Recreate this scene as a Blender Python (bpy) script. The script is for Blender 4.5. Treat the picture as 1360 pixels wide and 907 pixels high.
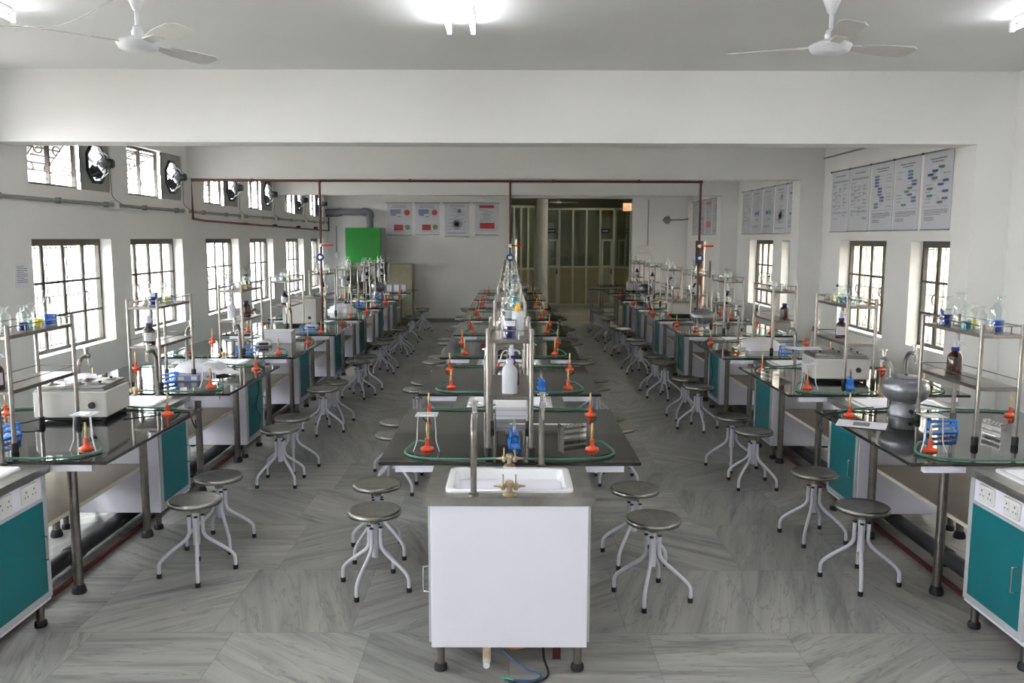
import bpy, math, random
from mathutils import Vector, Matrix, Euler
R = math.radians
PI = math.pi
random.seed(7)
for o in list(bpy.data.objects): bpy.data.objects.remove(o)
SC = bpy.context.scene
COL = SC.collection

# ------------------------------------------------------------------ camera, world, lights
cam_d = bpy.data.cameras.new('camera')
cam = bpy.data.objects.new('camera', cam_d); COL.objects.link(cam)
cam_d.sensor_width = 36; cam_d.lens = 36 * 1120 / 1360
cam_d.clip_start = 0.05; cam_d.clip_end = 200
cam.location = (0, 0, 2.1)
cam.rotation_euler = (Matrix.Rotation(R(-0.148), 3, 'Z') @ Matrix.Rotation(R(90 - 6.98), 3, 'X') @ Matrix.Rotation(R(0.15), 3, 'Z')).to_euler()
SC.camera = cam
SC.view_settings.view_transform = 'Standard'
SC.view_settings.look = 'None'
SC.view_settings.gamma = 1
SC.view_settings.use_curve_mapping = False
SC.view_settings.exposure = 0.92
SC.cycles.max_bounces = 12; SC.cycles.diffuse_bounces = 7; SC.cycles.glossy_bounces = 5; SC.cycles.transmission_bounces = 8; SC.cycles.transparent_max_bounces = 32
WORLD_STRENGTH = 20.0
TUBE_STRENGTH = 24.0
w = bpy.data.worlds.new('overcast_sky'); SC.world = w
w.use_nodes = True
bg = w.node_tree.nodes['Background']
bg.inputs[0].default_value = (0.97, 0.97, 1.0, 1); bg.inputs[1].default_value = WORLD_STRENGTH

# ------------------------------------------------------------------ materials
def newmat(name):
    m = bpy.data.materials.new(name); m.use_nodes = True
    nt = m.node_tree
    return m, nt, nt.nodes['Principled BSDF']
def N(nt, t, **kw):
    n = nt.nodes.new(t)
    for k, v in kw.items(): setattr(n, k, v)
    return n
def mat(name, col, rough=.5, metal=0., var=.06, scale=8., bump=0., spec=.5, coat=0.):
    m, nt, b = newmat(name)
    tc = N(nt, 'ShaderNodeTexCoord'); no = N(nt, 'ShaderNodeTexNoise')
    no.inputs['Scale'].default_value = scale; no.inputs['Detail'].default_value = 4
    nt.links.new(tc.outputs['Object'], no.inputs['Vector'])
    cr = N(nt, 'ShaderNodeValToRGB')
    lo = [max(0, c * (1 - var)) for c in col]; hi = [min(1, c * (1 + var)) for c in col]
    cr.color_ramp.elements[0].position = .3; cr.color_ramp.elements[0].color = (*lo, 1)
    cr.color_ramp.elements[1].position = .7; cr.color_ramp.elements[1].color = (*hi, 1)
    nt.links.new(no.outputs['Fac'], cr.inputs['Fac']); nt.links.new(cr.outputs['Color'], b.inputs['Base Color'])
    b.inputs['Roughness'].default_value = rough; b.inputs['Metallic'].default_value = metal
    b.inputs['Specular IOR Level'].default_value = spec
    b.inputs['Coat Weight'].default_value = coat
    if bump:
        bp = N(nt, 'ShaderNodeBump'); bp.inputs['Strength'].default_value = bump; bp.inputs['Distance'].default_value = .01
        nt.links.new(no.outputs['Fac'], bp.inputs['Height']); nt.links.new(bp.outputs['Normal'], b.inputs['Normal'])
    return m
def glassmat(name, tint, edge=.55, rough=.03, base=.04):
    m, nt, b = newmat(name); nt.nodes.remove(b)
    out = nt.nodes['Material Output']
    tr = N(nt, 'ShaderNodeBsdfTransparent'); tr.inputs[0].default_value = (*tint, 1)
    gl = N(nt, 'ShaderNodeBsdfGlossy'); gl.inputs[0].default_value = (.9, .93, .93, 1); gl.inputs['Roughness'].default_value = rough
    lw = N(nt, 'ShaderNodeLayerWeight'); lw.inputs[0].default_value = .35
    mp = N(nt, 'ShaderNodeMapRange'); mp.inputs['To Min'].default_value = base; mp.inputs['To Max'].default_value = edge
    nt.links.new(lw.outputs['Facing'], mp.inputs['Value'])
    mx = N(nt, 'ShaderNodeMixShader'); nt.links.new(mp.outputs[0], mx.inputs[0]); nt.links.new(tr.outputs[0], mx.inputs[1]); nt.links.new(gl.outputs[0], mx.inputs[2])
    nt.links.new(mx.outputs[0], out.inputs[0])
    return m
def liquid(name, col):
    m, nt, b = newmat(name)
    b.inputs['Base Color'].default_value = (*col, 1); b.inputs['Roughness'].default_value = .08
    b.inputs['Transmission Weight'].default_value = .35; b.inputs['IOR'].default_value = 1.2
    return m
def emis(name, col, s):
    m, nt, b = newmat(name)
    b.inputs['Base Color'].default_value = (.8, .8, .8, 1)
    b.inputs['Emission Color'].default_value = (*col, 1); b.inputs['Emission Strength'].default_value = s
    return m
def marble():
    m, nt, b = newmat('grey_marble_tiles')
    L = nt.links.new
    tc = N(nt, 'ShaderNodeTexCoord'); sp = N(nt, 'ShaderNodeSeparateXYZ'); L(tc.outputs['Object'], sp.inputs[0])
    def M(op, a, bb=None):
        n = N(nt, 'ShaderNodeMath', operation=op)
        for k, v in ((0, a), (1, bb)):
            if v is None: continue
            if isinstance(v, (int, float)): n.inputs[k].default_value = v
            else: L(v, n.inputs[k])
        return n.outputs[0]
    ty = M('DIVIDE', sp.outputs['Y'], .86); fy = M('FLOOR', ty)
    off = M('MULTIPLY', M('MODULO', fy, 2.), .5)
    tx = M('ADD', M('DIVIDE', sp.outputs['X'], .74), M('MULTIPLY', off, .3)); fx = M('FLOOR', tx)
    cb = N(nt, 'ShaderNodeCombineXYZ'); L(fx, cb.inputs[0]); L(fy, cb.inputs[1])
    wn = N(nt, 'ShaderNodeTexWhiteNoise'); L(cb.outputs[0], wn.inputs['Vector'])
    sc = N(nt, 'ShaderNodeSeparateColor'); L(wn.outputs['Color'], sc.inputs[0])
    ang = M('MULTIPLY', M('ROUND', M('MULTIPLY', sc.outputs[0], 5.)), .63)
    vr = N(nt, 'ShaderNodeVectorRotate'); vr.rotation_type = 'Z_AXIS'; L(tc.outputs['Object'], vr.inputs['Vector']); L(ang, vr.inputs['Angle'])
    va = N(nt, 'ShaderNodeVectorMath', operation='ADD'); L(vr.outputs[0], va.inputs[0])
    vs = N(nt, 'ShaderNodeVectorMath', operation='SCALE'); L(wn.outputs['Color'], vs.inputs[0]); vs.inputs['Scale'].default_value = 30; L(vs.outputs[0], va.inputs[1])
    mp = N(nt, 'ShaderNodeMapping'); mp.inputs['Scale'].default_value = (.4, 3.9, 1); L(va.outputs[0], mp.inputs['Vector'])
    n1 = N(nt, 'ShaderNodeTexNoise'); n1.inputs['Scale'].default_value = 2.2; n1.inputs['Detail'].default_value = 8; n1.inputs['Roughness'].default_value = .62; n1.inputs['Distortion'].default_value = .7; L(mp.outputs[0], n1.inputs['Vector'])
    cr = N(nt, 'ShaderNodeValToRGB'); L(n1.outputs['Fac'], cr.inputs['Fac'])
    e = cr.color_ramp.elements
    e[0].position = .26; e[0].color = (.115, .12, .118, 1)
    e[1].position = .8; e[1].color = (.43, .425, .40, 1)
    x = e.new(.42); x.color = (.275, .275, .262, 1)
    x = e.new(.56); x.color = (.355, .35, .335, 1)
    # thin darker veins
    n2 = N(nt, 'ShaderNodeTexNoise'); n2.inputs['Scale'].default_value = 3.5; n2.inputs['Detail'].default_value = 5; n2.inputs['Distortion'].default_value = .5; L(mp.outputs[0], n2.inputs['Vector'])
    v = M('ABSOLUTE', M('SUBTRACT', n2.outputs['Fac'], .5)); vm = M('MULTIPLY', M('LESS_THAN', v, .012), .35)
    tone = M('ADD', .86, M('MULTIPLY', sc.outputs[1], .24))
    mx = N(nt, 'ShaderNodeMix', data_type='RGBA', blend_type='MULTIPLY'); mx.inputs[0].default_value = 1; L(cr.outputs[0], mx.inputs[6])
    ctn = N(nt, 'ShaderNodeCombineColor'); L(tone, ctn.inputs[0]); L(tone, ctn.inputs[1]); L(tone, ctn.inputs[2]); L(ctn.outputs[0], mx.inputs[7])
    mv = N(nt, 'ShaderNodeMix', data_type='RGBA'); L(vm, mv.inputs[0]); L(mx.outputs[2], mv.inputs[6]); mv.inputs[7].default_value = (.10, .105, .10, 1)
    # joints
    jx = M('ABSOLUTE', M('SUBTRACT', M('FRACT', tx), .5)); jy = M('ABSOLUTE', M('SUBTRACT', M('FRACT', ty), .5))
    j = M('MAXIMUM', M('GREATER_THAN', jx, .4965), M('GREATER_THAN', jy, .497))
    mj = N(nt, 'ShaderNodeMix', data_type='RGBA'); L(M('MULTIPLY', j, .45), mj.inputs[0]); L(mv.outputs[2], mj.inputs[6]); mj.inputs[7].default_value = (.13, .125, .11, 1)
    L(mj.outputs[2], b.inputs['Base Color'])
    n3 = N(nt, 'ShaderNodeTexNoise'); n3.inputs['Scale'].default_value = 1.5; n3.inputs['Detail'].default_value = 5; L(tc.outputs['Object'], n3.inputs['Vector'])
    L(M('ADD', .24, M('MULTIPLY', n3.outputs['Fac'], .28)), b.inputs['Roughness'])
    return m
def granite():
    m, nt, b = newmat('polished_black_granite')
    tc = N(nt, 'ShaderNodeTexCoord'); no = N(nt, 'ShaderNodeTexNoise'); no.inputs['Scale'].default_value = 300; no.inputs['Detail'].default_value = 2
    nt.links.new(tc.outputs['Object'], no.inputs['Vector'])
    cr = N(nt, 'ShaderNodeValToRGB'); cr.color_ramp.elements[0].position = .45; cr.color_ramp.elements[0].color = (.012, .012, .011, 1)
    cr.color_ramp.elements[1].position = .75; cr.color_ramp.elements[1].color = (.045, .045, .042, 1)
    nt.links.new(no.outputs['Fac'], cr.inputs[0]); nt.links.new(cr.outputs[0], b.inputs['Base Color'])
    b.inputs['Roughness'].default_value = .045; b.inputs['Specular IOR Level'].default_value = .75
    return m
MT = dict(
    dusty=mat('dusty_sash_glass', (.30, .30, .29), .3, var=.1), wall=mat('painted_plaster', (.765, .762, .75), .75, var=.025, scale=1.3, spec=.25),
    ceil=mat('painted_ceiling', (.70, .70, .70), .8, var=.02, scale=1.2, spec=.2),
    olive=mat('cream_corridor_paint', (.50, .49, .36), .7, var=.04, scale=2),
    olivepanel=mat('beige_laminate_panel', (.30, .27, .16), .5, var=.06, scale=3),
    alu=mat('aluminium_section', (.55, .56, .50), .4, .3, var=.04),
    floor=marble(), granite=granite(),
    steel=mat('brushed_stainless_steel', (.27, .25, .235), .3, 1., var=.12, scale=30),
    steeltop=mat('worn_stainless_sheet', (.36, .355, .34), .33, .9, var=.18, scale=9),
    chrome=mat('chrome', (.75, .74, .72), .1, 1., var=.05),
    darksteel=mat('dull_steel_edge', (.30, .29, .28), .35, .9, var=.1, scale=20),
    seat=mat('scuffed_steel_seat', (.33, .325, .30), .27, .95, var=.22, scale=14),
    white=mat('white_powder_coat', (.72, .72, .80), .35, var=.02, coat=.3),
    lav=mat('lavender_white_laminate', (.80, .79, .90), .38, var=.015, scale=2),
    cabedge=mat('grey_cabinet_edging', (.46, .48, .51), .4, var=.02),
    teal=mat('teal_laminate_door', (.0, .155, .19), .33, var=.05, scale=3),
    cer=mat('white_ceramic', (.86, .87, .90), .12, var=.01, coat=.5),
    rubber=mat('black_rubber', (.016, .016, .017), .6, var=.1),
    beige=mat('beige_shelf_board', (.42, .37, .30), .5, var=.06, scale=5),
    cream=mat('cream_edging', (.70, .66, .55), .5, var=.03),
    brass=mat('aged_brass', (.50, .36, .17), .32, .9, var=.15, scale=40),
    bronze=mat('tarnished_brass', (.42, .34, .22), .4, .8, var=.25, scale=30),
    orange=mat('orange_enamel', (.78, .085, .02), .35, var=.08, scale=20, coat=.4),
    hose=mat('green_rubber_hose', (.055, .17, .12), .5, var=.1, scale=20),
    cable=mat('black_cable', (.012, .012, .013), .5),
    bluecable=mat('blue_cable', (.03, .09, .25), .5),
    greencable=mat('green_cable', (.02, .30, .16), .5),
    redpipe=mat('red_oxide_pipe', (.085, .012, .010), .45, var=.12, scale=12),
    red=mat('red_plastic', (.65, .03, .02), .4),
    bluering=mat('blue_valve_wheel', (.01, .05, .22), .35),
    bluepl=mat('blue_polypropylene', (.03, .22, .75), .35, var=.04),
    darkpipe=mat('dark_drain_pipe', (.035, .036, .04), .45, var=.3, scale=8),
    greypipe=mat('grey_pvc_pipe', (.13, .13, .15), .45, var=.08),
    conduit=mat('grey_conduit', (.27, .28, .27), .5, var=.05),
    winmet=mat('brown_grey_steel_section', (.075, .066, .055), .5, .1, var=.15, scale=15),
    grille=mat('grey_painted_grille', (.08, .075, .07), .5, var=.1),
    panel=mat('grey_fan_panel', (.30, .30, .29), .6, var=.06),
    fandark=mat('dark_fan_metal', (.025, .03, .032), .4, .3),
    fanwhite=mat('white_fan_enamel', (.72, .73, .76), .35, coat=.2),
    fanblade=mat('ivory_fan_blade', (.60, .59, .57), .45),
    amber=mat('amber_glass', (.045, .011, .003), .06, var=.2, scale=10, coat=.6),
    bluecap=mat('dark_blue_cap', (.012, .012, .22), .4),
    label=mat('white_paper_label', (.72, .72, .74), .6),
    ink=mat('grey_print', (.16, .16, .18), .7),
    paper=mat('white_paper', (.72, .72, .78), .6, var=.03),
    poster=mat('glossy_poster_sheet', (.64, .65, .71), .18, var=.02, coat=.3),
    pblue=mat('print_blue', (.05, .08, .27), .5), pteal=mat('print_teal', (.06, .20, .24), .5),
    pred=mat('print_red', (.52, .06, .06), .5), plav=mat('print_pale_blue', (.25, .29, .48), .5), polv=mat('print_olive', (.25, .28, .14), .5),
    pgrey=mat('print_pale_grey', (.34, .35, .40), .5),
    poly=mat('translucent_polyethylene', (.62, .65, .72), .35, var=.02),
    yellow=mat('yellow_cap', (.85, .50, .02), .4), blackpl=mat('black_plastic', (.02, .02, .02), .4),
    bath=mat('ivory_enamel_case', (.52, .51, .49), .4, var=.02), hammer=mat('grey_hammertone', (.26, .27, .30), .28, .55, var=.12, scale=60, coat=.4),
    greenp=mat('bright_green_panel', (.01, .235, .028), .45, var=.02), hoodgrey=mat('grey_hood_body', (.36, .37, .41), .5), wood=mat('brown_door_wood', (.10, .045, .02), .5, var=.2, scale=6),
    cpvc=mat('cream_pipe', (.72, .60, .42), .4), orangepipe=mat('orange_conduit', (.75, .22, .07), .45),
    glass=glassmat('clear_glass', (.93, .96, .95), .62), pane=glassmat('window_glass', (.93, .95, .94), .5, base=.05),
    intpane=glassmat('partition_glass', (.78, .80, .70), .5, base=.07),
    liqblue=liquid('blue_solution', (.0, .10, .62)), liqdark=liquid('deep_blue_solution', (.0, .02, .30)),
    liqyellow=liquid('yellow_solution', (.72, .66, .01)), liqteal=liquid('teal_solution', (.06, .42, .46)),
    liqgreen=liquid('green_solution', (.10, .22, .02)), liqpink=liquid('pink_solution', (.55, .16, .14)), liqwhite=liquid('clear_liquid', (.65, .70, .70)),
    tube=emis('fluorescent_tube_glow', (.97, .985, 1.0), TUBE_STRENGTH), tubefill=emis('corridor_fill_tube', (1.0, .98, .85), 34.0),  # last entry is the glow of the added corridor lamp
    extwhite=mat('exterior_white_wall', (.80, .77, .76), .8, var=.04, scale=1), ext=mat('exterior_cream_wall', (.62, .55, .44), .8, var=.05, scale=1), ground=mat('outdoor_ground', (.3, .29, .25), .9),
    paleyellow=mat('ivory_cabinet', (.33, .315, .22), .45),
    switch=mat('ivory_switch_plastic', (.74, .73, .70), .3), threshold=mat('pale_threshold_stone', (.45, .45, .40), .3),
    brick=mat('pale_brick', (.52, .28, .18), .8, var=.2, scale=12),
)

# ------------------------------------------------------------------ mesh helpers
class MB:
    def __init__(s): s.v = []; s.f = []; s.m = []; s.mats = []
    def mi(s, m):
        if m not in s.mats: s.mats.append(m)
        return s.mats.index(m)
    def add(s, vs, fs, m):
        b = len(s.v); i = s.mi(m)
        s.v += [tuple(v) for v in vs]
        for f in fs: s.f.append([b + k for k in f]); s.m.append(i)
        return s
    def box(s, x0, x1, y0, y1, z0, z1, m, M=None, bev=0.):
        if x0 > x1: x0, x1 = x1, x0
        if y0 > y1: y0, y1 = y1, y0
        b = bev
        if b:
            # chamfered vertical and horizontal edges
            vs = []
            for z, k in ((z0, b), (z0 + b, 0), (z1 - b, 0), (z1, b)):
                X0, X1, Y0, Y1 = x0 + k, x1 - k, y0 + k, y1 - k
                c = b
                vs += [(X0 + c, Y0, z), (X1 - c, Y0, z), (X1, Y0 + c, z), (X1, Y1 - c, z), (X1 - c, Y1, z), (X0 + c, Y1, z), (X0, Y1 - c, z), (X0, Y0 + c, z)]
            fs = [list(range(7, -1, -1)), list(range(24, 32))]
            for r in range(3):
                for k in range(8): fs.append([r * 8 + k, r * 8 + (k + 1) % 8, (r + 1) * 8 + (k + 1) % 8, (r + 1) * 8 + k])
        else:
            vs = [(x0, y0, z0), (x1, y0, z0), (x1, y1, z0), (x0, y1, z0), (x0, y0, z1), (x1, y0, z1), (x1, y1, z1), (x0, y1, z1)]
            fs = [(3, 2, 1, 0), (4, 5, 6, 7), (0, 1, 5, 4), (1, 2, 6, 5), (2, 3, 7, 6), (3, 0, 4, 7)]
        if M is not None: vs = [M @ Vector(v) for v in vs]
        return s.add(vs, fs, m)
    def lathe(s, prof, m, seg=16, M=None, cx=0, cy=0, cz=0):
        vs = []; fs = []; n = len(prof)
        for r, z in prof:
            for k in range(seg):
                a = 2 * PI * k / seg; vs.append(Vector((cx + r * math.cos(a), cy + r * math.sin(a), cz + z)))
        for i in range(n - 1):
            for k in range(seg): fs.append((i * seg + k, i * seg + (k + 1) % seg, (i + 1) * seg + (k + 1) % seg, (i + 1) * seg + k))
        if prof[0][0] > 1e-6: fs.append(tuple(range(seg - 1, -1, -1)))
        if prof[-1][0] > 1e-6: fs.append(tuple(range((n - 1) * seg, n * seg)))
        if M is not None: vs = [M @ v for v in vs]
        return s.add(vs, fs, m)
    def tube(s, pts, r, m, seg=8, closed=False, r2=None):
        pts = [Vector(p) for p in pts]; n = len(pts); vs = []; fs = []
        up = None
        for i, p in enumerate(pts):
            if closed: t = pts[(i + 1) % n] - pts[i - 1]
            else: t = pts[min(i + 1, n - 1)] - pts[max(i - 1, 0)]
            t.normalize()
            if up is None:
                up = Vector((0, 0, 1)) if abs(t.z) < .9 else Vector((1, 0, 0))
            u = t.cross(up)
            if u.length < 1e-4: u = t.cross(Vector((0, 1, 0)))
            u.normalize(); v = u.cross(t); up = v
            rr = r if r2 is None else r + (r2 - r) * i / (n - 1)
            for k in range(seg):
                a = 2 * PI * k / seg; vs.append(p + (u * math.cos(a) + v * math.sin(a)) * rr)
        for i in range(n if closed else n - 1):
            j = (i + 1) % n
            for k in range(seg): fs.append((i * seg + k, j * seg + k, j * seg + (k + 1) % seg, i * seg + (k + 1) % seg))
        if not closed: fs.append(tuple(range(seg))); fs.append(tuple(range(n * seg - 1, (n - 1) * seg - 1, -1)))
        return s.add(vs, fs, m)
    def cyl(s, a, b, r, m, seg=12): return s.tube([a, b], r, m, seg)
    def build(s, name, parent=None, smooth=True, kind=None, angle=.7):
        me = bpy.data.meshes.new(name); me.from_pydata(s.v, [], s.f)
        for mm in s.mats: me.materials.append(MT[mm])
        me.polygons.foreach_set('material_index', s.m)
        if smooth:
            me.polygons.foreach_set('use_smooth', [True] * len(me.polygons)); me.set_sharp_from_angle(angle=angle)
        me.update()
        o = bpy.data.objects.new(name, me); COL.objects.link(o)
        if parent: o.parent = parent
        if kind: o['kind'] = kind
        return o
def curve(pts, n=8):
    """Catmull-Rom through points"""
    P = [Vector(p) for p in pts]; out = []
    for i in range(len(P) - 1):
        a = P[max(i - 1, 0)]; b = P[i]; c = P[i + 1]; d = P[min(i + 2, len(P) - 1)]
        for k in range(n):
            t = k / n
            out.append(.5 * ((2 * b) + (c - a) * t + (2 * a - 5 * b + 4 * c - d) * t * t + (3 * b - a - 3 * c + d) * t ** 3))
    out.append(P[-1]); return out
def tag(o, label, cat, group=None, kind=None):
    o['label'] = label; o['category'] = cat
    if group: o['group'] = group
    if kind: o['kind'] = kind
    return o
def empty(name, loc=(0, 0, 0), rz=0, parent=None, kind=None):
    o = bpy.data.objects.new(name, None); COL.objects.link(o); o.location = loc; o.rotation_euler = (0, 0, rz)
    o.empty_display_size = .05
    if parent: o.parent = parent
    if kind: o['kind'] = kind
    return o
def copy_tree(o, parent=None):
    c = o.copy(); COL.objects.link(c); c.parent = parent
    for ch in o.children: copy_tree(ch, c)
    return c
class Proto:
    def __init__(s, root): s.root = root; s.used = False
    def put(s, loc, label, cat, group=None, rz=0, scale=None):
        o = copy_tree(s.root) if s.used else s.root
        s.used = True
        o.location = loc; o.rotation_euler = (0, 0, rz)
        if scale: o.scale = (scale,) * 3
        for k in ('group',):
            if k in o: del o[k]
        return tag(o, label, cat, group)
ORD = ['first', 'second', 'third', 'fourth', 'fifth', 'sixth', 'seventh', 'eighth', 'ninth']

# ------------------------------------------------------------------ the room
XL, XR = -4.52, 4.40
YB, YE = -3.2, 21.1
CZ = 3.54
LW = [(-1.2, .35), (.9, 2.45), (3.45, 5.0), (5.55, 7.1), (8.03, 9.63), (10.12, 11.72), (12.62, 14.15), (14.77, 16.2), (17.15, 18.6), (19.29, 20.5)]  # leading spans are unseen windows, put back for frontal daylight
RW = [(-1.2, .25), (.9, 2.3), (5.4, 6.8), (7.9, 9.3), (9.91, 11.3), (12.36, 13.72), (14.19, 15.57)]  # leading spans here too lie out of view, added for frontal daylight
WZ = (.94, 2.08); UZ = (2.6, 3.2)
def up_rng(a): return (a[0] + .02, a[1] + .1)
def wall_with_holes(name, x0, x1, y0, y1, z0, z1, holes, m='wall'):
    ys = sorted({y0, y1, *[h[0] for h in holes], *[h[1] for h in holes]}); b = MB()
    for a, c in zip(ys[:-1], ys[1:]):
        col = sorted([(h[2], h[3]) for h in holes if h[0] <= a + 1e-6 and h[1] >= c - 1e-6]); z = z0
        for h0, h1 in col:
            if h0 > z: b.box(x0, x1, a, c, z, h0, m)
            z = h1
        b.box(x0, x1, a, c, z, z1, m)
    return b.build(name, smooth=False, kind='structure')
b = MB(); b.box(-6, 6, YB - .3, 30, -.2, 0, 'floor'); b.build('floor', smooth=False, kind='structure')
b = MB(); b.box(XL - .3, XR + .3, YB - .3, YE + .25, CZ, CZ + .2, 'ceil'); b.build('ceiling', smooth=False, kind='structure')
wall_with_holes('wall_left', XL - .25, XL, YB, YE + .25, 0, CZ, [(*a, *WZ) for a in LW] + [(*up_rng(a), *UZ) for a in LW])
wall_with_holes('wall_right', XR, XR + .25, YB, YE + 0.25, 0, CZ, [(*a, *WZ) for a in RW] + [(19.15, 20.2, 0, 2.05)])
b = MB(); b.box(XL - .25, XR + .25, YB - .25, YB, 0, CZ, 'wall'); b.build('wall_behind', smooth=False, kind='structure')
b = MB(); b.box(XL, 0.01, YE, YE + .2, 0, CZ, 'wall'); b.box(3.04, XR, YE, YE + .2, 0, CZ, 'wall'); b.box(.01, 3.04, YE, YE + .2, 3.08, CZ, 'wall')
b.build('wall_back', smooth=False, kind='structure')
for k, y in enumerate([-1.45, 7.51, 11.99, 16.46]):
    b = MB(); b.box(XL, XR, y, y + .33, 2.925, CZ, 'wall'); b.box(4.07, XR, y, y + .33, 0, 2.925, 'wall')
    b.build('trim_%d' % (k + 1), smooth=False, kind='structure')
b = MB(); b.box(XL, XL + .012, YB, YE, 0, .1, 'conduit'); b.build('baseboard_left', smooth=False, kind='structure')
b = MB(); b.box(XL + .012, .01, YE - .012, YE, 0, .1, 'conduit'); b.build('baseboard_back', smooth=False, kind='structure')
b = MB(); b.box(.01, 3.04, YE - .12, YE + .2, 0, .006, 'threshold'); b.build('trim_5', smooth=False, kind='structure')

def ring(b, c, r, t, m, axis='X', seg=14, sy=1., sz=1.):
    pts = []
    for k in range(seg):
        a = 2 * PI * k / seg
        if axis == 'X': pts.append((c[0], c[1] + r * sy * math.cos(a), c[2] + r * sz * math.sin(a)))
        else: pts.append((c[0] + r * sy * math.cos(a), c[1], c[2] + r * sz * math.sin(a)))
    b.tube(pts, t, m, 6, closed=True)
nwin = 0
def lower_window(side, y0, y1):
    """casement window with four lights wide, three high, and an ornamental grille"""
    global nwin; nwin += 1
    wx = XL if side < 0 else XR; s = side
    root = empty('window_%d' % nwin, (wx, y0, WZ[0]), kind='structure')
    W = y1 - y0; H = WZ[1] - WZ[0]
    xa, xb = s * .13, s * .18
    b = MB(); t = .035
    for (a, c, d, e) in ((0, t, 0, H), (W - t, W, 0, H), (t, W - t, 0, t), (t, W - t, H - .07, H)): b.box(xa, xb, a, c, d, e, 'winmet')
    for k, tw in ((1, .05), (2, .045), (3, .05)): b.box(xa, xa + s * .016, W * k / 4 - tw / 2, W * k / 4 + tw / 2, t, H - .07, 'winmet')
    for z in (.36, .70): b.box(xa + s * .002, xa + s * .014, t, W - t, z - .013, z + .013, 'winmet')
    b.build('window_frame', root, smooth=False)
    b = MB(); b.box(xb - s * .028, xb - s * .024, t, W - t, t, H - .07, 'pane'); b.build('window_pane', root, smooth=False)
    b = MB(); gx = s * .205
    n = 16
    for k in range(1, n):
        if k % 4 == 2: continue
        b.cyl((gx, W * k / n, 0), (gx, W * k / n, H), .006, 'grille', 5)
    for k in (2, 6, 10, 14):
        y = W * k / n
        z = H
        pts = [(gx, y, 0), (gx, y, .35), (gx, y + .03, .42), (gx, y + .045, .48), (gx, y + .03, .54), (gx, y, .6), (gx, y, .72), (gx, y + .03, .8), (gx, y, .9), (gx, y - .03, .98), (gx, y, H)]
        b.tube(curve(pts, 3), .0065, 'grille', 5)
        b.tube(curve([(p[0], 2 * y - p[1], p[2]) for p in pts], 3), .0065, 'grille', 5)
    for z in (.05, .55, 1.05): b.box(gx - .003, gx + .003, 0, W, z - .006, z + .006, 'grille')
    b.build('window_grille', root)
    b = MB()
    for yy in (W * .25, W * .75): ring(b, (s * .115, yy, .52), .055, .006, 'winmet')
    b.build('window_latch', root)
    return root
def upper_window(y0, y1, tilt):
    global nwin; nwin += 1
    root = empty('window_%d' % nwin, (XL, y0, UZ[0]), kind='structure')
    W = y1 - y0; H = UZ[1] - UZ[0]; wp = W - .62
    b = MB(); t = .03
    for (a, c, d, e) in ((0, t, 0, H), (wp - .04, wp, 0, H), (t, wp - t, 0, t), (t, wp - t, H - t, H), (wp * .5 - .012, wp * .5 + .012, t, H - t)): b.box(-.12, -.08, a, c, d, e, 'winmet')
    b.build('window_frame', root, smooth=False)
    b = MB(); gx = -.14
    for k in range(1, 8): b.cyl((gx, 0, H * k / 8), (gx, wp, H * k / 8), .0065, 'grille', 5)
    for k in range(6): ring(b, (gx, wp * (k + .5) / 6, H * (.3 if k % 2 else .62)), .06, .0065, 'grille', sy=1.3, sz=.8)
    b.build('window_grille', root)
    b = MB()
    for a, c in ((.04, wp * .5 - .02), (wp * .5 + .02, wp - .05)):
        ang = R(tilt); cz = H - .05
        M = Matrix.Translation((-.10, 0, cz)) @ Matrix.Rotation(ang, 4, 'Y')
        for q in ((a, a + .02, -.46, 0), (c - .02, c, -.46, 0), (a, c, -.46, -.44), (a, c, -.02, 0)): b.box(-.008, .008, q[0], q[1], q[2], q[3], 'winmet', M)
        b.box(-.002, .002, a + .02, c - .02, -.44, -.02, 'dusty', M)
    b.build('window_sash', root, smooth=False)
    # grey panel with a round opening for the extractor
    b = MB(); cy = W - .31; cz = H / 2; rr = .2; seg = 24; vs = []; fs = []
    for x in (-.05, -.025):
        for k in range(seg):
            a = 2 * PI * k / seg; ca, sa = math.cos(a), math.sin(a)
            vs.append((x, cy + rr * ca, cz + rr * sa))
        for k in range(seg):
            a = 2 * PI * k / seg; ca, sa = math.cos(a), math.sin(a); q = min(.31 / max(abs(ca), 1e-6), (H / 2) / max(abs(sa), 1e-6)); vs.append((x, cy + q * ca, cz + q * sa))
    for f in range(2):
        o = f * 2 * seg
        for k in range(seg): fs.append((o + k, o + (k + 1) % seg, o + seg + (k + 1) % seg, o + seg + k))
    for k in range(seg): fs.append((k, (k + 1) % seg, 2 * seg + (k + 1) % seg, 2 * seg + k))
    b.add(vs, fs, 'panel'); b.build('window_panel', root, smooth=False)
    return cy + y0, UZ[0] + cz
fan_positions = []
for a in LW:
    lower_window(-1, *a)
for k, a in enumerate(LW):
    fan_positions.append(upper_window(*up_rng(a), 38 if k % 2 == 0 else 60))
for a in RW: lower_window(1, *a)
# door at the far right
b = MB(); b.box(4.46, 4.50, 19.6, 20.2, 0, 2.05, 'wood'); b.box(4.42, 4.60, 20.16, 20.2, 0, 2.05, 'wood'); b.build('door_1', smooth=False, kind='structure')
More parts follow.
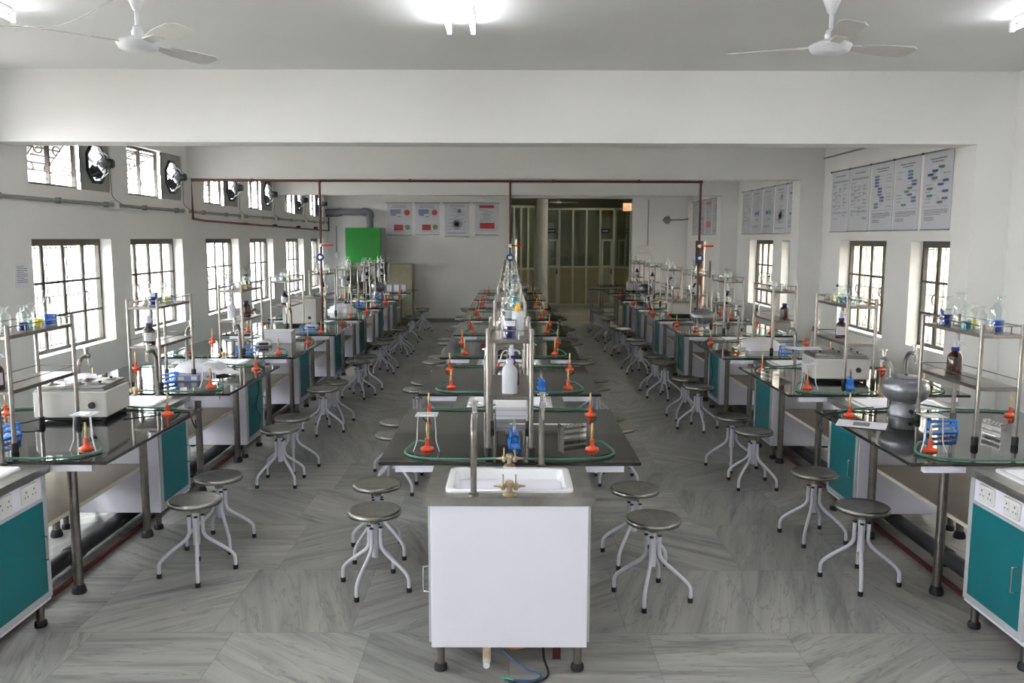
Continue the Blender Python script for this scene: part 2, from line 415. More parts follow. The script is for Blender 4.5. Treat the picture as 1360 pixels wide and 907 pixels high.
# outdoors
b = MB(); b.box(-30, 40, -20, 60, -.45, -.21, 'ground'); b.build('ground', smooth=False, kind='structure')
b = MB(); b.box(6.6, 6.9, -3.5, 24, -.2, 4.2, 'ext')
for k in range(46): b.box(6.57, 6.6, -3.5 + k * .6, -3.42 + k * .6, -.2, 4.2, 'cream')
b.build('wall_outside', smooth=False, kind='structure')
b = MB(); b.box(-11.3, -11, 2.9, 30, -.2, 3.4, 'extwhite')
for k in range(67): b.box(-11, -10.97, 3 + k * .4, 3.06 + k * .4, -.2, 3.4, 'ext')
b.build('wall_outside', smooth=False, kind='structure')

# ------------------------------------------------------------------ corridor and glazed rooms beyond the opening
b = MB(); b.box(-.6, -.4, YE + .2, 29.2, 0, 3.5, 'olive'); b.box(4.2, 4.4, YE + .25, 29.2, 0, 3.5, 'olive'); b.box(-.6, 4.4, 29, 29.2, 0, 3.5, 'olive')
b.build('wall_corridor', smooth=False, kind='structure')
b = MB(); b.box(-.6, 4.4, YE + .25, 29.2, 3.5, 3.6, 'olive'); b.build('ceiling_corridor', smooth=False, kind='structure')
b = MB(); b.lathe([(.17, 0), (.17, 3.5)], 'wall', 24, cx=.92, cy=24.6); b.build('trim_6', kind='structure')
def partition(name, p0, p1, n, base=1.22, top=3.0, doors=()):
    root = empty(name, (p0[0], p0[1], 0)); d = Vector((p1[0] - p0[0], p1[1] - p0[1], 0)); L = d.length; root.rotation_euler = (0, 0, math.atan2(d.y, d.x))
    fr = MB()
    xs = [L * k / n for k in range(n + 1)]
    for x in xs: fr.box(x - .03, x + .03, -.03, .03, 0, top, 'alu')
    for z in (.04, base, top): fr.box(0, L, -.028, .028, z - .03, z + .03, 'alu')
    fr.build('partition_frame', root, smooth=False)
    for k in range(n):
        g = MB(); g.box(xs[k] + .03, xs[k + 1] - .03, -.004, .004, base + .03, top - .03, 'intpane'); g.build('glass_pane', root, smooth=False)
        if k not in doors:
            g = MB(); g.box(xs[k] + .03, xs[k + 1] - .03, -.012, .012, .07, base - .03, 'olivepanel'); g.build('base_panel', root, smooth=False)
    for k in doors:
        g = MB(); a, c = xs[k] + .04, xs[k + 1] - .04
        for q in ((a, a + .06, .02, 2.08), (c - .06, c, .02, 2.08), (a, c, 2.02, 2.08), (a, c, 1.2, 1.27), (a, c, .02, .1)): g.box(q[0], q[1], -.06, -.03, q[2], q[3], 'alu')
        g.box(a + .06, c - .06, -.05, -.04, .1, 1.2, 'paleyellow'); dd = g.build('door_leaf', root, smooth=False)
        g = MB(); g.box(c - .05, c - .02, -.1, -.06, 1.0, 1.16, 'blackpl'); g.build('door_handle', dd, smooth=False)
    return root
tag(partition('glass_partition', (1.1, 26.3), (3.22, 26.4), 5, doors=(0, 4)), 'wide aluminium and glass partition with two doors beyond the room opening', 'partition', 'glazed partitions beyond the opening')
tag(partition('glass_partition', (-.1, 24.3), (.72, 24.6), 4), 'narrow glazed partition left of the round white column', 'partition', 'glazed partitions beyond the opening')
tag(partition('glass_partition', (3.26, 26.4), (3.95, 24.4), 2, doors=()), 'angled glazed partition at the right end of the corridor', 'partition', 'glazed partitions beyond the opening')
for x, t in ((1.27, 'left'), (2.94, 'right')):
    b = MB(); b.box(x - .13, x + .13, 26.20, 26.22, 2.26, 2.40, 'blackpl')
    o = b.build('name_plate', smooth=False); tag(o, 'small dark name plate above the %s door of the glass partition' % t, 'sign', 'name plates on the partition')
    g = MB()
    for k in range(6): g.box(x - .09 + k * .031, x - .072 + k * .031, 26.197, 26.20, 2.31, 2.35, 'poster')
    g.build('lettering', o, smooth=False)
b = MB()
for x0, x1, z1 in ((1.2, 1.9, 1.5), (2.0, 2.7, 1.6)):
    b.box(x0, x1, 27.6, 28.1, 1.0, z1, 'hoodgrey', bev=.02)
    b.box(x0 + .05, x1 - .05, 27.59, 27.6, 1.08, z1 - .08, 'darksteel')
b.box(1.1, 2.9, 27.5, 28.3, .86, 1.0, 'darksteel'); b.box(1.15, 1.2, 27.5, 28.3, 0, .86, 'darksteel'); b.box(2.8, 2.85, 27.5, 28.3, 0, .86, 'darksteel')
tag(b.build('instrument_bench', smooth=False), 'bench with grey instruments seen through the glass partition', 'bench')
b = MB(); b.box(3.15, 3.95, 23.8, 23.9, 2.86, 3.08, 'brick'); tag(b.build('brick_ledge', smooth=False), 'pinkish brick ledge high up at the right of the corridor', 'ledge')

# ------------------------------------------------------------------ red gas pipework, conduits, exhaust fans
y = 11.94
b = MB(); b.tube([(-4.44, y, 2.35), (-4.44, y, 2.89), (2.66, y, 2.885)], .0175, 'redpipe', 10); b.tube([(-4.44, y, 2.36), (-4.44, 12.4, 2.34), (-4.44, 20.85, 2.27), (-4.44, 20.85, 2.6)], .0175, 'redpipe', 10)
gp = b.build('gas_pipe'); tag(gp, 'dark red gas main running below the second beam and along left wall', 'pipe')
for x in (-2.66, 0, 2.66):
    b = MB(); b.tube([(x, y, 2.885), (x, y, .9)], .0165, 'redpipe', 10); b.lathe([(.03, -.02), (.03, .02)], 'redpipe', 10, cx=x, cy=y, cz=2.885)
    dr = b.build('drop_pipe', gp)
    b = MB(); ring(b, (x, y - .06, 1.83), .042, .014, 'bluering', 'Y'); b.cyl((x, y, 1.83), (x, y - .06, 1.83), .022, 'chrome'); b.build('gauge', dr)
    b = MB(); b.box(x + .02, x + .19, y - .05, y - .035, 1.985, 2.01, 'red'); b.cyl((x, y, 1.997), (x, y - .05, 1.997), .025, 'chrome'); b.build('valve_lever', dr)
b = MB()
for yy in (12.6, 14.4, 16.2, 18.0, 19.6): b.box(XL, -4.43, yy - .01, yy + .01, 2.27 + (20.85 - yy) * .008 + .02, 2.35, 'redpipe')
for x in (-3.6, -1.4, .6, 1.8): b.box(x - .012, x + .012, y, 11.99, 2.87, 2.915, 'redpipe')
b.build('pipe_bracket', gp, smooth=False)
b = MB(); b.tube([(XL + .03, YB, 2.46), (XL + .03, YE, 2.46)], .02, 'conduit', 8)
for k in range(24): b.box(XL, XL + .055, -2.5 + k, -2.48 + k, 2.43, 2.49, 'conduit')
cd = b.build('wall_conduit'); tag(cd, 'grey cable conduit running the length of the left wall below upper windows', 'conduit')
for fy, fz in fan_positions: b = MB(); b.box(XL, XL + .06, fy + .24, fy + .34, 2.41, 2.51, 'switch', bev=.008); b.build('junction_box', cd, smooth=False)
b = MB(); b.tube([(XR - .02, 7.84, 3.22), (XR - .02, 11.99, 3.22)], .012, 'conduit', 8); tag(b.build('wall_conduit'), 'thin grey conduit high on the right wall above the posters', 'conduit')
def exhaust():
    root = empty('exhaust_fan')
    b = MB(); oct_ = []
    for rr, xx in ((.235, -.10), (.235, -.06), (.20, -.06), (.20, -.10)):
        oct_.append([(xx, rr * math.cos(2 * PI * k / 8 + PI / 8), rr * math.sin(2 * PI * k / 8 + PI / 8)) for k in range(8)])
    vs = sum(oct_, []); fs = []
    for r_ in range(4):
        for k in range(8): fs.append((r_ * 8 + k, r_ * 8 + (k + 1) % 8, ((r_ + 1) % 4) * 8 + (k + 1) % 8, ((r_ + 1) % 4) * 8 + k))
    b.add(vs, fs, 'fandark'); b.build('fan_ring', root, smooth=False)
    b = MB()
    for k in range(4):
        a = PI / 4 + k * PI / 2; b.tube([(-.08, .21 * math.cos(a), .21 * math.sin(a)), (.02, .13 * math.cos(a), .13 * math.sin(a)), (.06, .05 * math.cos(a), .05 * math.sin(a))], .007, 'fandark', 6)
    b.build('fan_bracket', root)
    b = MB(); b.lathe([(.0, -.06), (.045, -.055), (.055, -.02), (.055, .06), (.045, .085), (0, .09)], 'fandark', 14, M=Matrix.Translation((.03, 0, 0)) @ Matrix.Rotation(PI / 2, 4, 'Y')); b.build('motor', root)
    b = MB()
    for k in range(5):
        M = Matrix.Translation((-.085, 0, 0)) @ Matrix.Rotation(2 * PI * k / 5, 4, 'X') @ Matrix.Rotation(.5, 4, 'Z')
        b.add([M @ Vector(v) for v in ((.0, -.02, .03), (0, .03, .03), (.0, .065, .17), (0, .0, .185), (0, -.05, .16), (.003, -.02, .03), (.003, .03, .03), (.003, .065, .17), (.003, .0, .185), (.003, -.05, .16))],
              [(0, 1, 2, 3, 4), (9, 8, 7, 6, 5), (0, 1, 6, 5), (1, 2, 7, 6), (2, 3, 8, 7), (3, 4, 9, 8), (4, 0, 5, 9)], 'fandark')
    b.build('fan_blade', root, smooth=False)
    b = MB(); b.tube(curve([(.06, .03, -.05), (.02, .12, -.2), (-.02, .24, -.35), (.06, .29, -.43)], 5), .004, 'grille', 5); b.build('wire', root)
    return root
EX = Proto(exhaust())
for k, (fy, fz) in enumerate(fan_positions[4:]):
    EX.put((XL + .055, fy, fz), 'dark exhaust fan in the %s upper window from the front on left wall' % ORD[k], 'exhaust fan', 'exhaust fans in the upper left windows')

# ceiling fans: hub at z 3.2
def ceiling_fan(loc, angs, Rb):
    root = empty('ceiling_fan', loc)
    b = MB(); b.lathe([(.0, -.045), (.07, -.045), (.105, -.03), (.118, -.005), (.122, 0), (.118, .006), (.105, .015), (.08, .026), (.03, .036), (.0, .036)], 'fanwhite', 28); b.build('motor_housing', root)
    b = MB(); b.lathe([(.028, .035), (.034, .05), (.034, .065), (.026, .08), (.026, .09), (.012, .10), (.012, .175), (.022, .185), (.028, .20), (.052, .26), (.055, .275), (.012, .28), (.012, CZ - loc[2])], 'fanwhite', 18); b.build('down_rod', root)
    b = MB(); b.lathe([(.058, .272), (.058, .283)], 'blackpl', 18); b.build('canopy_ring', root)
    for a in angs:
        b = MB(); M = Matrix.Rotation(a, 4, 'Z') @ Matrix.Rotation(R(-12), 4, 'X')
        vs = []
        for x, w0, w1 in ((.20, -.045, .045), (.3, -.065, .065), (Rb - .04, -.075, .07), (Rb, -.05, .045)):
            for zz in (0, .004):
                vs += [M @ Vector((x, w0, zz)), M @ Vector((x, w1, zz))]
        fs = []
        for i in range(3):
            o = i * 4; fs += [(o, o + 1, o + 5, o + 4), (o + 6, o + 7, o + 3, o + 2), (o + 4, o + 6, o + 2, o), (o + 1, o + 3, o + 7, o + 5)]
        fs += [(0, 2, 3, 1), (12, 13, 15, 14)]
        b.add(vs, fs, 'fanblade'); b.box(.09, .26, -.03, .03, -.004, .006, 'fanblade', M=M); b.build('blade', root, smooth=False)
    return root
tag(ceiling_fan((-2.13, 5.0, 3.2), [R(222), R(-43), R(64)], .57), 'white three-bladed ceiling fan at the upper left of the room', 'ceiling fan', 'ceiling fans of the front bay')
tag(ceiling_fan((1.84, 5.02, 3.2), [R(158), R(17), R(262)], .57), 'white three-bladed ceiling fan at the upper right of the room', 'ceiling fan', 'ceiling fans of the front bay')
b = MB(); b.lathe([(.05, -.03), (.12, 0), (.05, .04), (.012, .05), (.012, .4)], 'fanwhite', 12)
for k in range(3): b.box(.1, .55, -.05, .05, -.004, .004, 'fanwhite', M=Matrix.Rotation(2.1 * k, 4, 'Z'))
o = b.build('ceiling_fan'); o.location = (1.35, 24.0, 3.1); tag(o, 'small distant ceiling fan beyond the opening in the corridor', 'ceiling fan')

# fluorescent fittings (two tubes each) of the ceiling
def fitting(x, y0, lit_label, grp, tm='tube', cz=CZ):
    root = empty('tube_light', (x, y0, cz))
    for s in (-.08, .08): b = MB(); b.box(s - .018, s + .018, 0, 1.22, -.03, 0, 'fanwhite', bev=.005); b.build('batten', root, smooth=False)
    for s in (-.08, .08):
        b = MB(); b.cyl((s, -.02, -.065), (s, 1.24, -.065), .014, tm, 10); t = b.build('fluorescent_tube', root)
        b = MB(); b.box(s - .014, s + .014, -.045, -.02, -.085, -.02, 'fanwhite'); b.box(s - .014, s + .014, 1.24, 1.265, -.085, -.02, 'fanwhite'); b.build('lamp_holder', t, smooth=False)
    tag(root, lit_label, 'ceiling light', grp)
g = 'lit fluorescent fittings on the ceiling'
fitting(-.33, 4.62, 'lit double fluorescent tube fitting at the top centre of the ceiling', g)
fitting(-3.25, 4.35, 'lit double fluorescent tube fitting at the left end of the ceiling', g)
fitting(3.38, 4.5, 'lit double fluorescent tube fitting at the right end of the ceiling', g)
fitting(3.2, 22.6, 'added tube fitting brightening the corridor beyond the opening', None, 'tubefill', 3.5)  # added lamp, only there to brighten the dark corridor
for x, t in ((-3.2, 'left'), (-.33, 'centre'), (3.3, 'right')): fitting(x, .5, 'added unseen fill fitting above the viewpoint, %s of the ceiling' % t, 'added unseen fill lights behind the viewpoint'); fitting(x, -2.6, 'added unseen fill fitting at the rear behind the viewpoint, %s of the ceiling' % t, 'added unseen fill lights behind the viewpoint')  # unseen fittings added as frontal fill for cabinet fronts and beam
b = MB(); b.tube(curve([(-3.6, 5.9, 3.52), (-3.0, 5.75, 3.47), (-2.4, 5.2, 3.47), (-2.13, 5.0, 3.53)], 6), .004, 'conduit', 5); tag(b.build('hanging_wire'), 'thin loose wire sagging below the ceiling at the upper left', 'wire')

# ------------------------------------------------------------------ posters
def poster(w_, h_, style, seed):
    rnd = random.Random(seed); b = MB(); b.box(-w_ / 2, w_ / 2, -.004, 0, 0, h_, 'poster')
    root = b.build('poster', smooth=False)
    p = MB(); y = -.0052
    def R_(x0, x1, z0, z1, m): p.box(x0 * w_ - w_ / 2, x1 * w_ - w_ / 2, y, -.004, z0 * h_, z1 * h_, m)
    def words(x0, x1, z, hh, m='ink'):
        x = x0
        while x < x1 - .02:
            L = rnd.uniform(.03, .09); R_(x, min(x + L, x1), z, z + hh, m); x += L + .015
    words(.22, .78, .90, .016)
    if style == 'table':
        R_(.08, .94, .80, .84, 'pgrey'); words(.1, .92, .81, .012)
        zz = .76
        while zz > .16:
            for c in (.08, .22, .42, .66):
                if rnd.random() < .8:
                    for q in range(rnd.randint(1, 3)): words(c, c + rnd.uniform(.08, .22), zz - q * .014, .007)
            zz -= .055
        R_(.08, .94, .29, .32, 'pgrey')
    elif style == 'flow':
        words(.3, .7, .865, .014)
        for k in range(11):
            cx, cz = rnd.choice([.25, .4, .5, .62, .78]), .80 - k * .045
            R_(cx - .095, cx + .095, cz - .016, cz + .016, rnd.choice(['pblue', 'pblue', 'pteal', 'ink']))
            R_(cx - .003, cx + .003, cz - .04, cz - .014, 'ink')
            R_(min(cx, .5), max(cx, .5) + .004, cz - .002, cz + .001, 'ink')
            if rnd.random() < .7: words(.1 if cx > .5 else .7, .3 if cx > .5 else .92, cz, .007)
        R_(.06, .94, .295, .298, 'ink')
        for k in range(4): words(.1, .9 - .2 * (k == 3), .25 - k * .02, .009)
        for k in range(3): words(.1, .45, .155 - k * .018, .009)
    elif style == 'art':
        for k in range(18): words(rnd.uniform(.1, .6), rnd.uniform(.65, .92), .84 - k * .034, .006)
        R_(.3, .5, .42, .5, 'pblue'); R_(.56, .74, .42, .5, 'pblue' if seed % 2 else 'pteal'); R_(.48, .6, .31, .33, 'ink')
        for k in range(3): words(.15, .7, .18 - k * .02, .009)
    elif style in ('redblue', 'redtop', 'grey'):
        def disc(cx, cz, r_, m):
            p.add([(cx * w_ - w_ / 2 + r_ * w_ * math.cos(2 * PI * k / 14), y, cz * h_ + r_ * w_ * math.sin(2 * PI * k / 14)) for k in range(14)], [tuple(range(14))], m)
        if style == 'redblue':
            R_(.12, .55, .66, .80, 'plav'); R_(.15, .35, .6, .66, 'plav'); disc(.8, .70, .12, 'pred'); R_(.27, .64, .14, .32, 'pred'); disc(.82, .24, .11, 'polv')
            R_(.42, .56, .56, .58, 'ink'); words(.15, .8, .85, .012); words(.3, .7, .1, .01)
            for k in range(5): words(.18, .5, .68 + k * .022, .006, 'pgrey')
            for k in range(3): words(.3, .6, .19 + k * .035, .008, 'polv')
        elif style == 'redtop':
            R_(.18, .8, .84, .93, 'pred'); R_(.2, .82, .2, .38, 'pred')
            for k in range(14): words(rnd.uniform(.15, .4), rnd.uniform(.5, .9), .8 - k * .03, .01, rnd.choice(['ink', 'pgrey']))
            words(.1, .9, .14, .01)
        else:
            for k in range(22): words(rnd.uniform(.1, .5), rnd.uniform(.5, .9), .84 - k * .03, .008, rnd.choice(['ink', 'pgrey', 'pblue']))
            disc(.5, .36, .2, 'pgrey'); disc(.5, .36, .1, 'plav'); disc(.6, .76, .08, 'ink')
            R_(.12, .88, .10, .115, 'ink')
    p.build('print', root, smooth=False)
    r = MB(); r.cyl((-w_ / 2 - .02, -.008, h_), (w_ / 2 + .02, -.008, h_), .009, 'darksteel', 8); r.cyl((-w_ / 2, -.008, 0), (w_ / 2, -.008, 0), .008, 'conduit', 8)
    r.lathe([(.012, 0), (.012, .02)], 'blackpl', 8, M=Matrix.Translation((-w_ / 2 - .02, 0, h_)) @ Matrix.Rotation(PI / 2, 4, 'X')); r.build('hanging_rod', root)
    return root
PW = [('flow', 1, 'spoked diagram'), ('flow', 2, 'blue flow chart'), ('flow', 5, 'scattered blue boxes'), ('table', 4, 'dense table'), ('table', 9, 'sparse table')]
ys = [8.80, 9.47, 10.10, 10.74, 11.37]
for k, ((st, sd, ds), yy) in enumerate(zip(PW, ys)):
    o = poster(.60, .80, st, sd); o.location = (XR - .002, yy, 2.2); o.rotation_euler = (0, 0, PI / 2 + PI)
    tag(o, 'white wall poster with %s, %s from the front in right-hand near bay' % (ds, ORD[k]), 'poster', 'posters on the right wall, near bay')
for k, yy in enumerate([13.2, 13.86, 14.52, 15.18, 15.82]):
    o = poster(.60, .78, ['flow', 'grey', 'art', 'art', 'table'][k], 20 + k); o.location = (XR - .002, yy, 2.19); o.rotation_euler = (0, 0, -PI / 2)
    tag(o, 'white wall poster, %s from the front in the middle bay of right wall' % ORD[k], 'poster', 'posters on the right wall, middle bay')
for k, yy in enumerate([18.2, 18.88, 19.55, 20.2]):
    o = poster(.62, .78, ['grey', 'redtop', 'art', 'table'][k], 30 + k); o.location = (XR - .002, yy, 2.19); o.rotation_euler = (0, 0, -PI / 2)
    tag(o, 'white wall poster, %s from the front in the far bay of right wall' % ORD[k], 'poster', 'posters on the right wall, far bay')
for k, (x0, x1, z0, st, ds) in enumerate([(-3.04, -2.43, 2.17, 'redblue', 'leftmost of four'), (-2.34, -1.75, 2.18, 'redblue', 'second from the left'), (-1.62, -1.01, 2.14, 'grey', 'grey text and circular chart'), (-.87, -.28, 2.18, 'redtop', 'two red blocks, rightmost')]):
    o = poster(x1 - x0, 2.96 - z0, st, 40 + k); o.location = ((x0 + x1) / 2, YE - .002, z0)
    tag(o, 'back wall chart, %s, hung above the white wall' % ds, 'poster', 'charts on the back wall')
b = MB(); b.box(XL, XL + .003, 7.72, 7.95, 1.63, 1.86, 'paper')
o = b.build('paper_notice', smooth=False); tag(o, 'small printed paper notice taped to the left wall before first window', 'notice')
b = MB()
for k in range(9): b.box(XL + .003, XL + .0045, 7.75, 7.75 + (.17 if k % 3 else .12), 1.825 - k * .018, 1.830 - k * .018, 'ink')
b.build('print', o, smooth=False)

# far wall fittings right of the opening
b = MB(); b.box(3.15, 3.5, YE - .03, YE, 1.75, 1.92, 'switch', bev=.01); o = b.build('switchboard', smooth=False); tag(o, 'ivory switchboard on the end wall right of the opening', 'switchboard')
b = MB()
for k in range(4): b.box(3.19 + k * .075, 3.235 + k * .075, YE - .04, YE - .03, 1.79, 1.87, 'label')
b.build('switch', o, smooth=False)
b = MB(); b.tube([(3.42, YE - .02, 1.92), (3.42, YE - .02, 3.05)], .014, 'conduit', 6); tag(b.build('wall_conduit'), 'vertical conduit above the switchboard on the end wall', 'conduit')
b = MB(); b.lathe([(.02, -.09), (.09, -.02), (.1, .06), (.03, .1)], 'conduit', 14, M=Matrix.Translation((3.82, YE - .3, 2.55)) @ Matrix.Rotation(R(90), 4, 'Y')); b.tube([(3.9, YE - .3, 2.55), (4.2, YE - .2, 2.56), (4.38, YE - .15, 2.58)], .02, 'conduit', 8); tag(b.build('wall_bracket'), 'grey round-headed wall bracket arm high on the far right wall', 'bracket')
b = MB(); b.box(XR - .03, XR, 18.5, 18.62, 1.25, 1.62, 'conduit', bev=.01); tag(b.build('door_closer_box', smooth=False), 'slim grey box on the wall before the brown door', 'box')

# ------------------------------------------------------------------ fume hood with duct, end cabinet
rt = empty('fume_hood', (-3.5, 20.25, 0))
b = MB(); b.box(-.42, .42, -.03, 0, 1.5, 2.34, 'greenp', bev=.006); b.build('green_front', rt, smooth=False)
b = MB(); b.box(-.42, -.38, 0, .8, .05, 2.34, 'hoodgrey'); b.box(.38, .42, 0, .8, .05, 2.34, 'hoodgrey'); b.box(-.38, .38, .76, .8, .05, 2.34, 'hoodgrey'); b.box(-.38, .38, 0, .76, 2.3, 2.34, 'hoodgrey'); b.box(-.38, .38, 0, .76, .82, .88, 'hoodgrey'); b.box(-.38, .38, 0, .76, .05, .09, 'hoodgrey')
b.build('body', rt, smooth=False)
b = MB(); b.box(-.42, -.38, -.03, 0, .1, 1.5, 'greenp'); b.box(-.38, .1, -.02, 0, 1.28, 1.31, 'teal'); b.box(-.38, .38, -.02, 0, .5, .78, 'greenp'); b.build('green_trim', rt, smooth=False)
b = MB(); b.box(-.38, .38, -.012, -.008, .9, 1.5, 'intpane'); b.build('sash', rt, smooth=False)
tag(rt, 'fume hood with a bright green front in the far left corner', 'fume hood')
b = MB(); b.tube([(-3.43, 20.84, 2.34), (-3.43, 20.84, 2.64)], .085, 'greypipe', 18); b.tube(curve([(-3.43, 20.84, 2.6), (-3.43, 20.84, 2.66), (-3.46, 20.84, 2.71), (-3.53, 20.84, 2.73), (-3.6, 20.84, 2.73)], 4), .1, 'greypipe', 18)
b.tube([(-3.58, 20.84, 2.73), (-4.2, 20.84, 2.73)], .085, 'greypipe', 18); b.tube([(-4.1, 20.84, 2.73), (-4.25, 20.82, 2.71), (-4.5, 20.80, 2.7)], .1, 'greypipe', 18)
tag(b.build('exhaust_duct'), 'grey plastic exhaust duct bent from fume hood to the left wall', 'duct')
rt = empty('storage_cabinet', (-2.65, 20.75, 0)); b = MB(); b.box(-.28, .28, -.2, .3, .06, 1.47, 'paleyellow', bev=.006); b.build('body', rt, smooth=False)
b = MB(); b.box(-.26, -.01, -.22, -.2, .1, 1.43, 'paleyellow'); b.build('door', rt, smooth=False); b = MB(); b.box(.01, .26, -.22, -.2, .1, 1.43, 'paleyellow'); b.build('door', rt, smooth=False)
tag(rt, 'cream storage cabinet standing right of the green-fronted fume hood', 'cabinet')
b = MB(); b.tube([(-4.3, 21.05, 1.9), (-4.3, 21.05, 2.4)], .012, 'conduit', 6); b.box(-4.34, -4.26, 20.98, 21.06, 1.6, 1.75, 'poly', bev=.01); b.tube([(-4.3, 21.05, 1.75), (-4.3, 21.05, 1.9)], .01, 'cable', 6); tag(b.build('pendant_switch'), 'white pendant switch on a conduit in the far left corner', 'switch')

# ------------------------------------------------------------------ furniture prototypes
Y0, PER, TL = 4.43, 2.005, 1.43
GAP = PER - TL
def sink_unit():
    """origin at the floor under the middle of the unit; extends x +-.4, y +-GAP/2"""
    root = empty('sink_cabinet'); g = GAP / 2
    b = MB(); b.box(-.375, .375, -g + .012, g - .012, .135, .845, 'lav', bev=.003); b.build('body', root, smooth=False)
    for s in (-1, 1):
        x = s * .375
        b = MB()
        for q in ((-g + .02, -g + .055, .16, .84), (g - .055, g - .02, .16, .84), (-g + .055, g - .055, .16, .195), (-g + .055, g - .055, .70, .715)): b.box(x, x + s * .012, q[0], q[1], q[2], q[3], 'cabedge')
        b.build('face_frame', root, smooth=False)
        b = MB(); b.box(x, x + s * .010, -g + .056, g - .056, .197, .698, 'teal'); d = b.build('door', root, smooth=False)
        hy = s * (g - .085); b = MB(); xx = x + s * .010
        b.tube(curve([(xx, hy, .385), (xx + s * .03, hy, .387), (xx + s * .034, hy, .40), (xx + s * .034, hy, .50), (xx + s * .03, hy, .513), (xx, hy, .515)], 3), .0045, 'chrome', 8); b.build('door_handle', d)
        b = MB(); b.box(x, x + s * .006, -g + .056, g - .056, .716, .84, 'lav'); sp = b.build('socket_panel', root, smooth=False)
        for yy in (-.11, .11):
            b = MB(); b.box(x + s * .006, x + s * .016, yy - .07, yy + .07, .735, .825, 'switch', bev=.004)
            for q in (-.035, .035):
                b.box(x + s * .016, x + s * .019, yy + q - .022, yy + q + .022, .752, .808, 'label')
                b.box(x + s * .019, x + s * .0195, yy + q - .004, yy + q + .004, .79, .80, 'blackpl')
                for e in (-.012, .012): b.box(x + s * .019, x + s * .0195, yy + q + e - .003, yy + q + e + .003, .765, .773, 'blackpl')
            b.build('socket', sp, smooth=False)
    for sx in (-1, 1):
        for sy in (-1, 1):
            b = MB(); b.lathe([(.021, .03), (.021, .135)], 'steel', 14, cx=sx * .335, cy=sy * (g - .06)); lg = b.build('leg', root)
            b = MB(); b.lathe([(.031, 0), (.033, .008), (.031, .028), (.024, .036)], 'rubber', 14, cx=sx * .335, cy=sy * (g - .06)); b.build('rubber_foot', lg)
    # steel counter with basin cut-out
    b = MB(); bx, by = .295, .195; X, Y, z0, z1 = .405, g, .845, .885
    for q in ((-X, X, -Y, -by), (-X, X, by, Y), (-X, -bx, -by, by), (bx, X, -by, by)): b.box(q[0], q[1], q[2], q[3], z0, z1, 'steeltop')
    b.build('steel_counter', root, smooth=False)
    # ceramic basin: rounded rectangle rings
    def rr(hx, hy, r_, z, n=5):
        out = []
        for cx, cy, a0 in ((hx - r_, hy - r_, 0), (-hx + r_, hy - r_, PI / 2), (-hx + r_, -hy + r_, PI), (hx - r_, -hy + r_, 1.5 * PI)):
            for k in range(n + 1): a = a0 + PI / 2 * k / n; out.append((cx + r_ * math.cos(a), cy + r_ * math.sin(a), z))
        return out
    rings = [rr(.31, .205, .035, .885), rr(.31, .205, .035, .895), rr(.303, .198, .035, .900), rr(.275, .175, .03, .896), rr(.265, .165, .03, .87), rr(.25, .15, .04, .74), rr(.22, .12, .05, .72)]
    n = len(rings[0]); vs = sum(rings, []); fs = []
    for i in range(len(rings) - 1):
        for k in range(n): fs.append((i * n + k, i * n + (k + 1) % n, (i + 1) * n + (k + 1) % n, (i + 1) * n + k))
    fs.append(tuple(range((len(rings) - 1) * n, len(rings) * n)))
    b = MB(); b.add(vs, fs, 'cer'); b.build('basin', root, angle=.9)
    # swan-neck taps: near left leaning away over the basin, far right leaning towards the viewer
    for sx, sy in ((-1, 1), (1, -1)):
        x = sx * .17; y = -sy * (g - .035)
        b = MB(); b.lathe([(.026, 0), (.026, .012), (.016, .016)], 'steel', 12, cx=x, cy=y, cz=.885)
        b.tube(curve([(x, y, .89), (x, y, 1.16), (x, y + sy * .012, 1.20), (x, y + sy * .05, 1.24), (x, y + sy * .11, 1.25)], 5), .015, 'steel', 12); tp = b.build('tap', root)
        b = MB(); yy = y + sy * .13
        b.cyl((x, y + sy * .105, 1.25), (x, yy + sy * .03, 1.25), .017, 'chrome'); b.cyl((x, yy, 1.225), (x, yy, 1.30), .013, 'chrome'); b.cyl((x, yy, 1.30), (x, yy, 1.315), .019, 'chrome'); b.cyl((x, yy + sy * .03, 1.24), (x, yy + sy * .03, 1.18), .009, 'chrome'); b.cyl((x - .028, yy, 1.305), (x + .028, yy, 1.305), .005, 'chrome')
        b.build('tap_valve', tp)
    for y in (-g + .035, g - .035):
        b = MB(); b.lathe([(.032, 0), (.034, .006), (.028, .014), (.014, .02), (.014, .05), (.02, .055), (.02, .07), (.012, .075)], 'bronze', 14, cx=0, cy=y, cz=.885)
        for s in (-1, 1):
            b.lathe([(.010, 0), (.014, .012), (.010, .03), (.004, .034), (.003, .075)], 'bronze', 10, cx=s * .03, cy=y, cz=.915)
            b.cyl((s * .008, y, .933), (s * .045, y, .933), .009, 'bronze', 8); b.tube([(s * .045, y, .933), (s * .052, y, .933), (s * .058, y, .933), (s * .075, y, .933)], .009, 'bronze', 8, r2=.004)
        b.build('gas_tap', root)
    return root
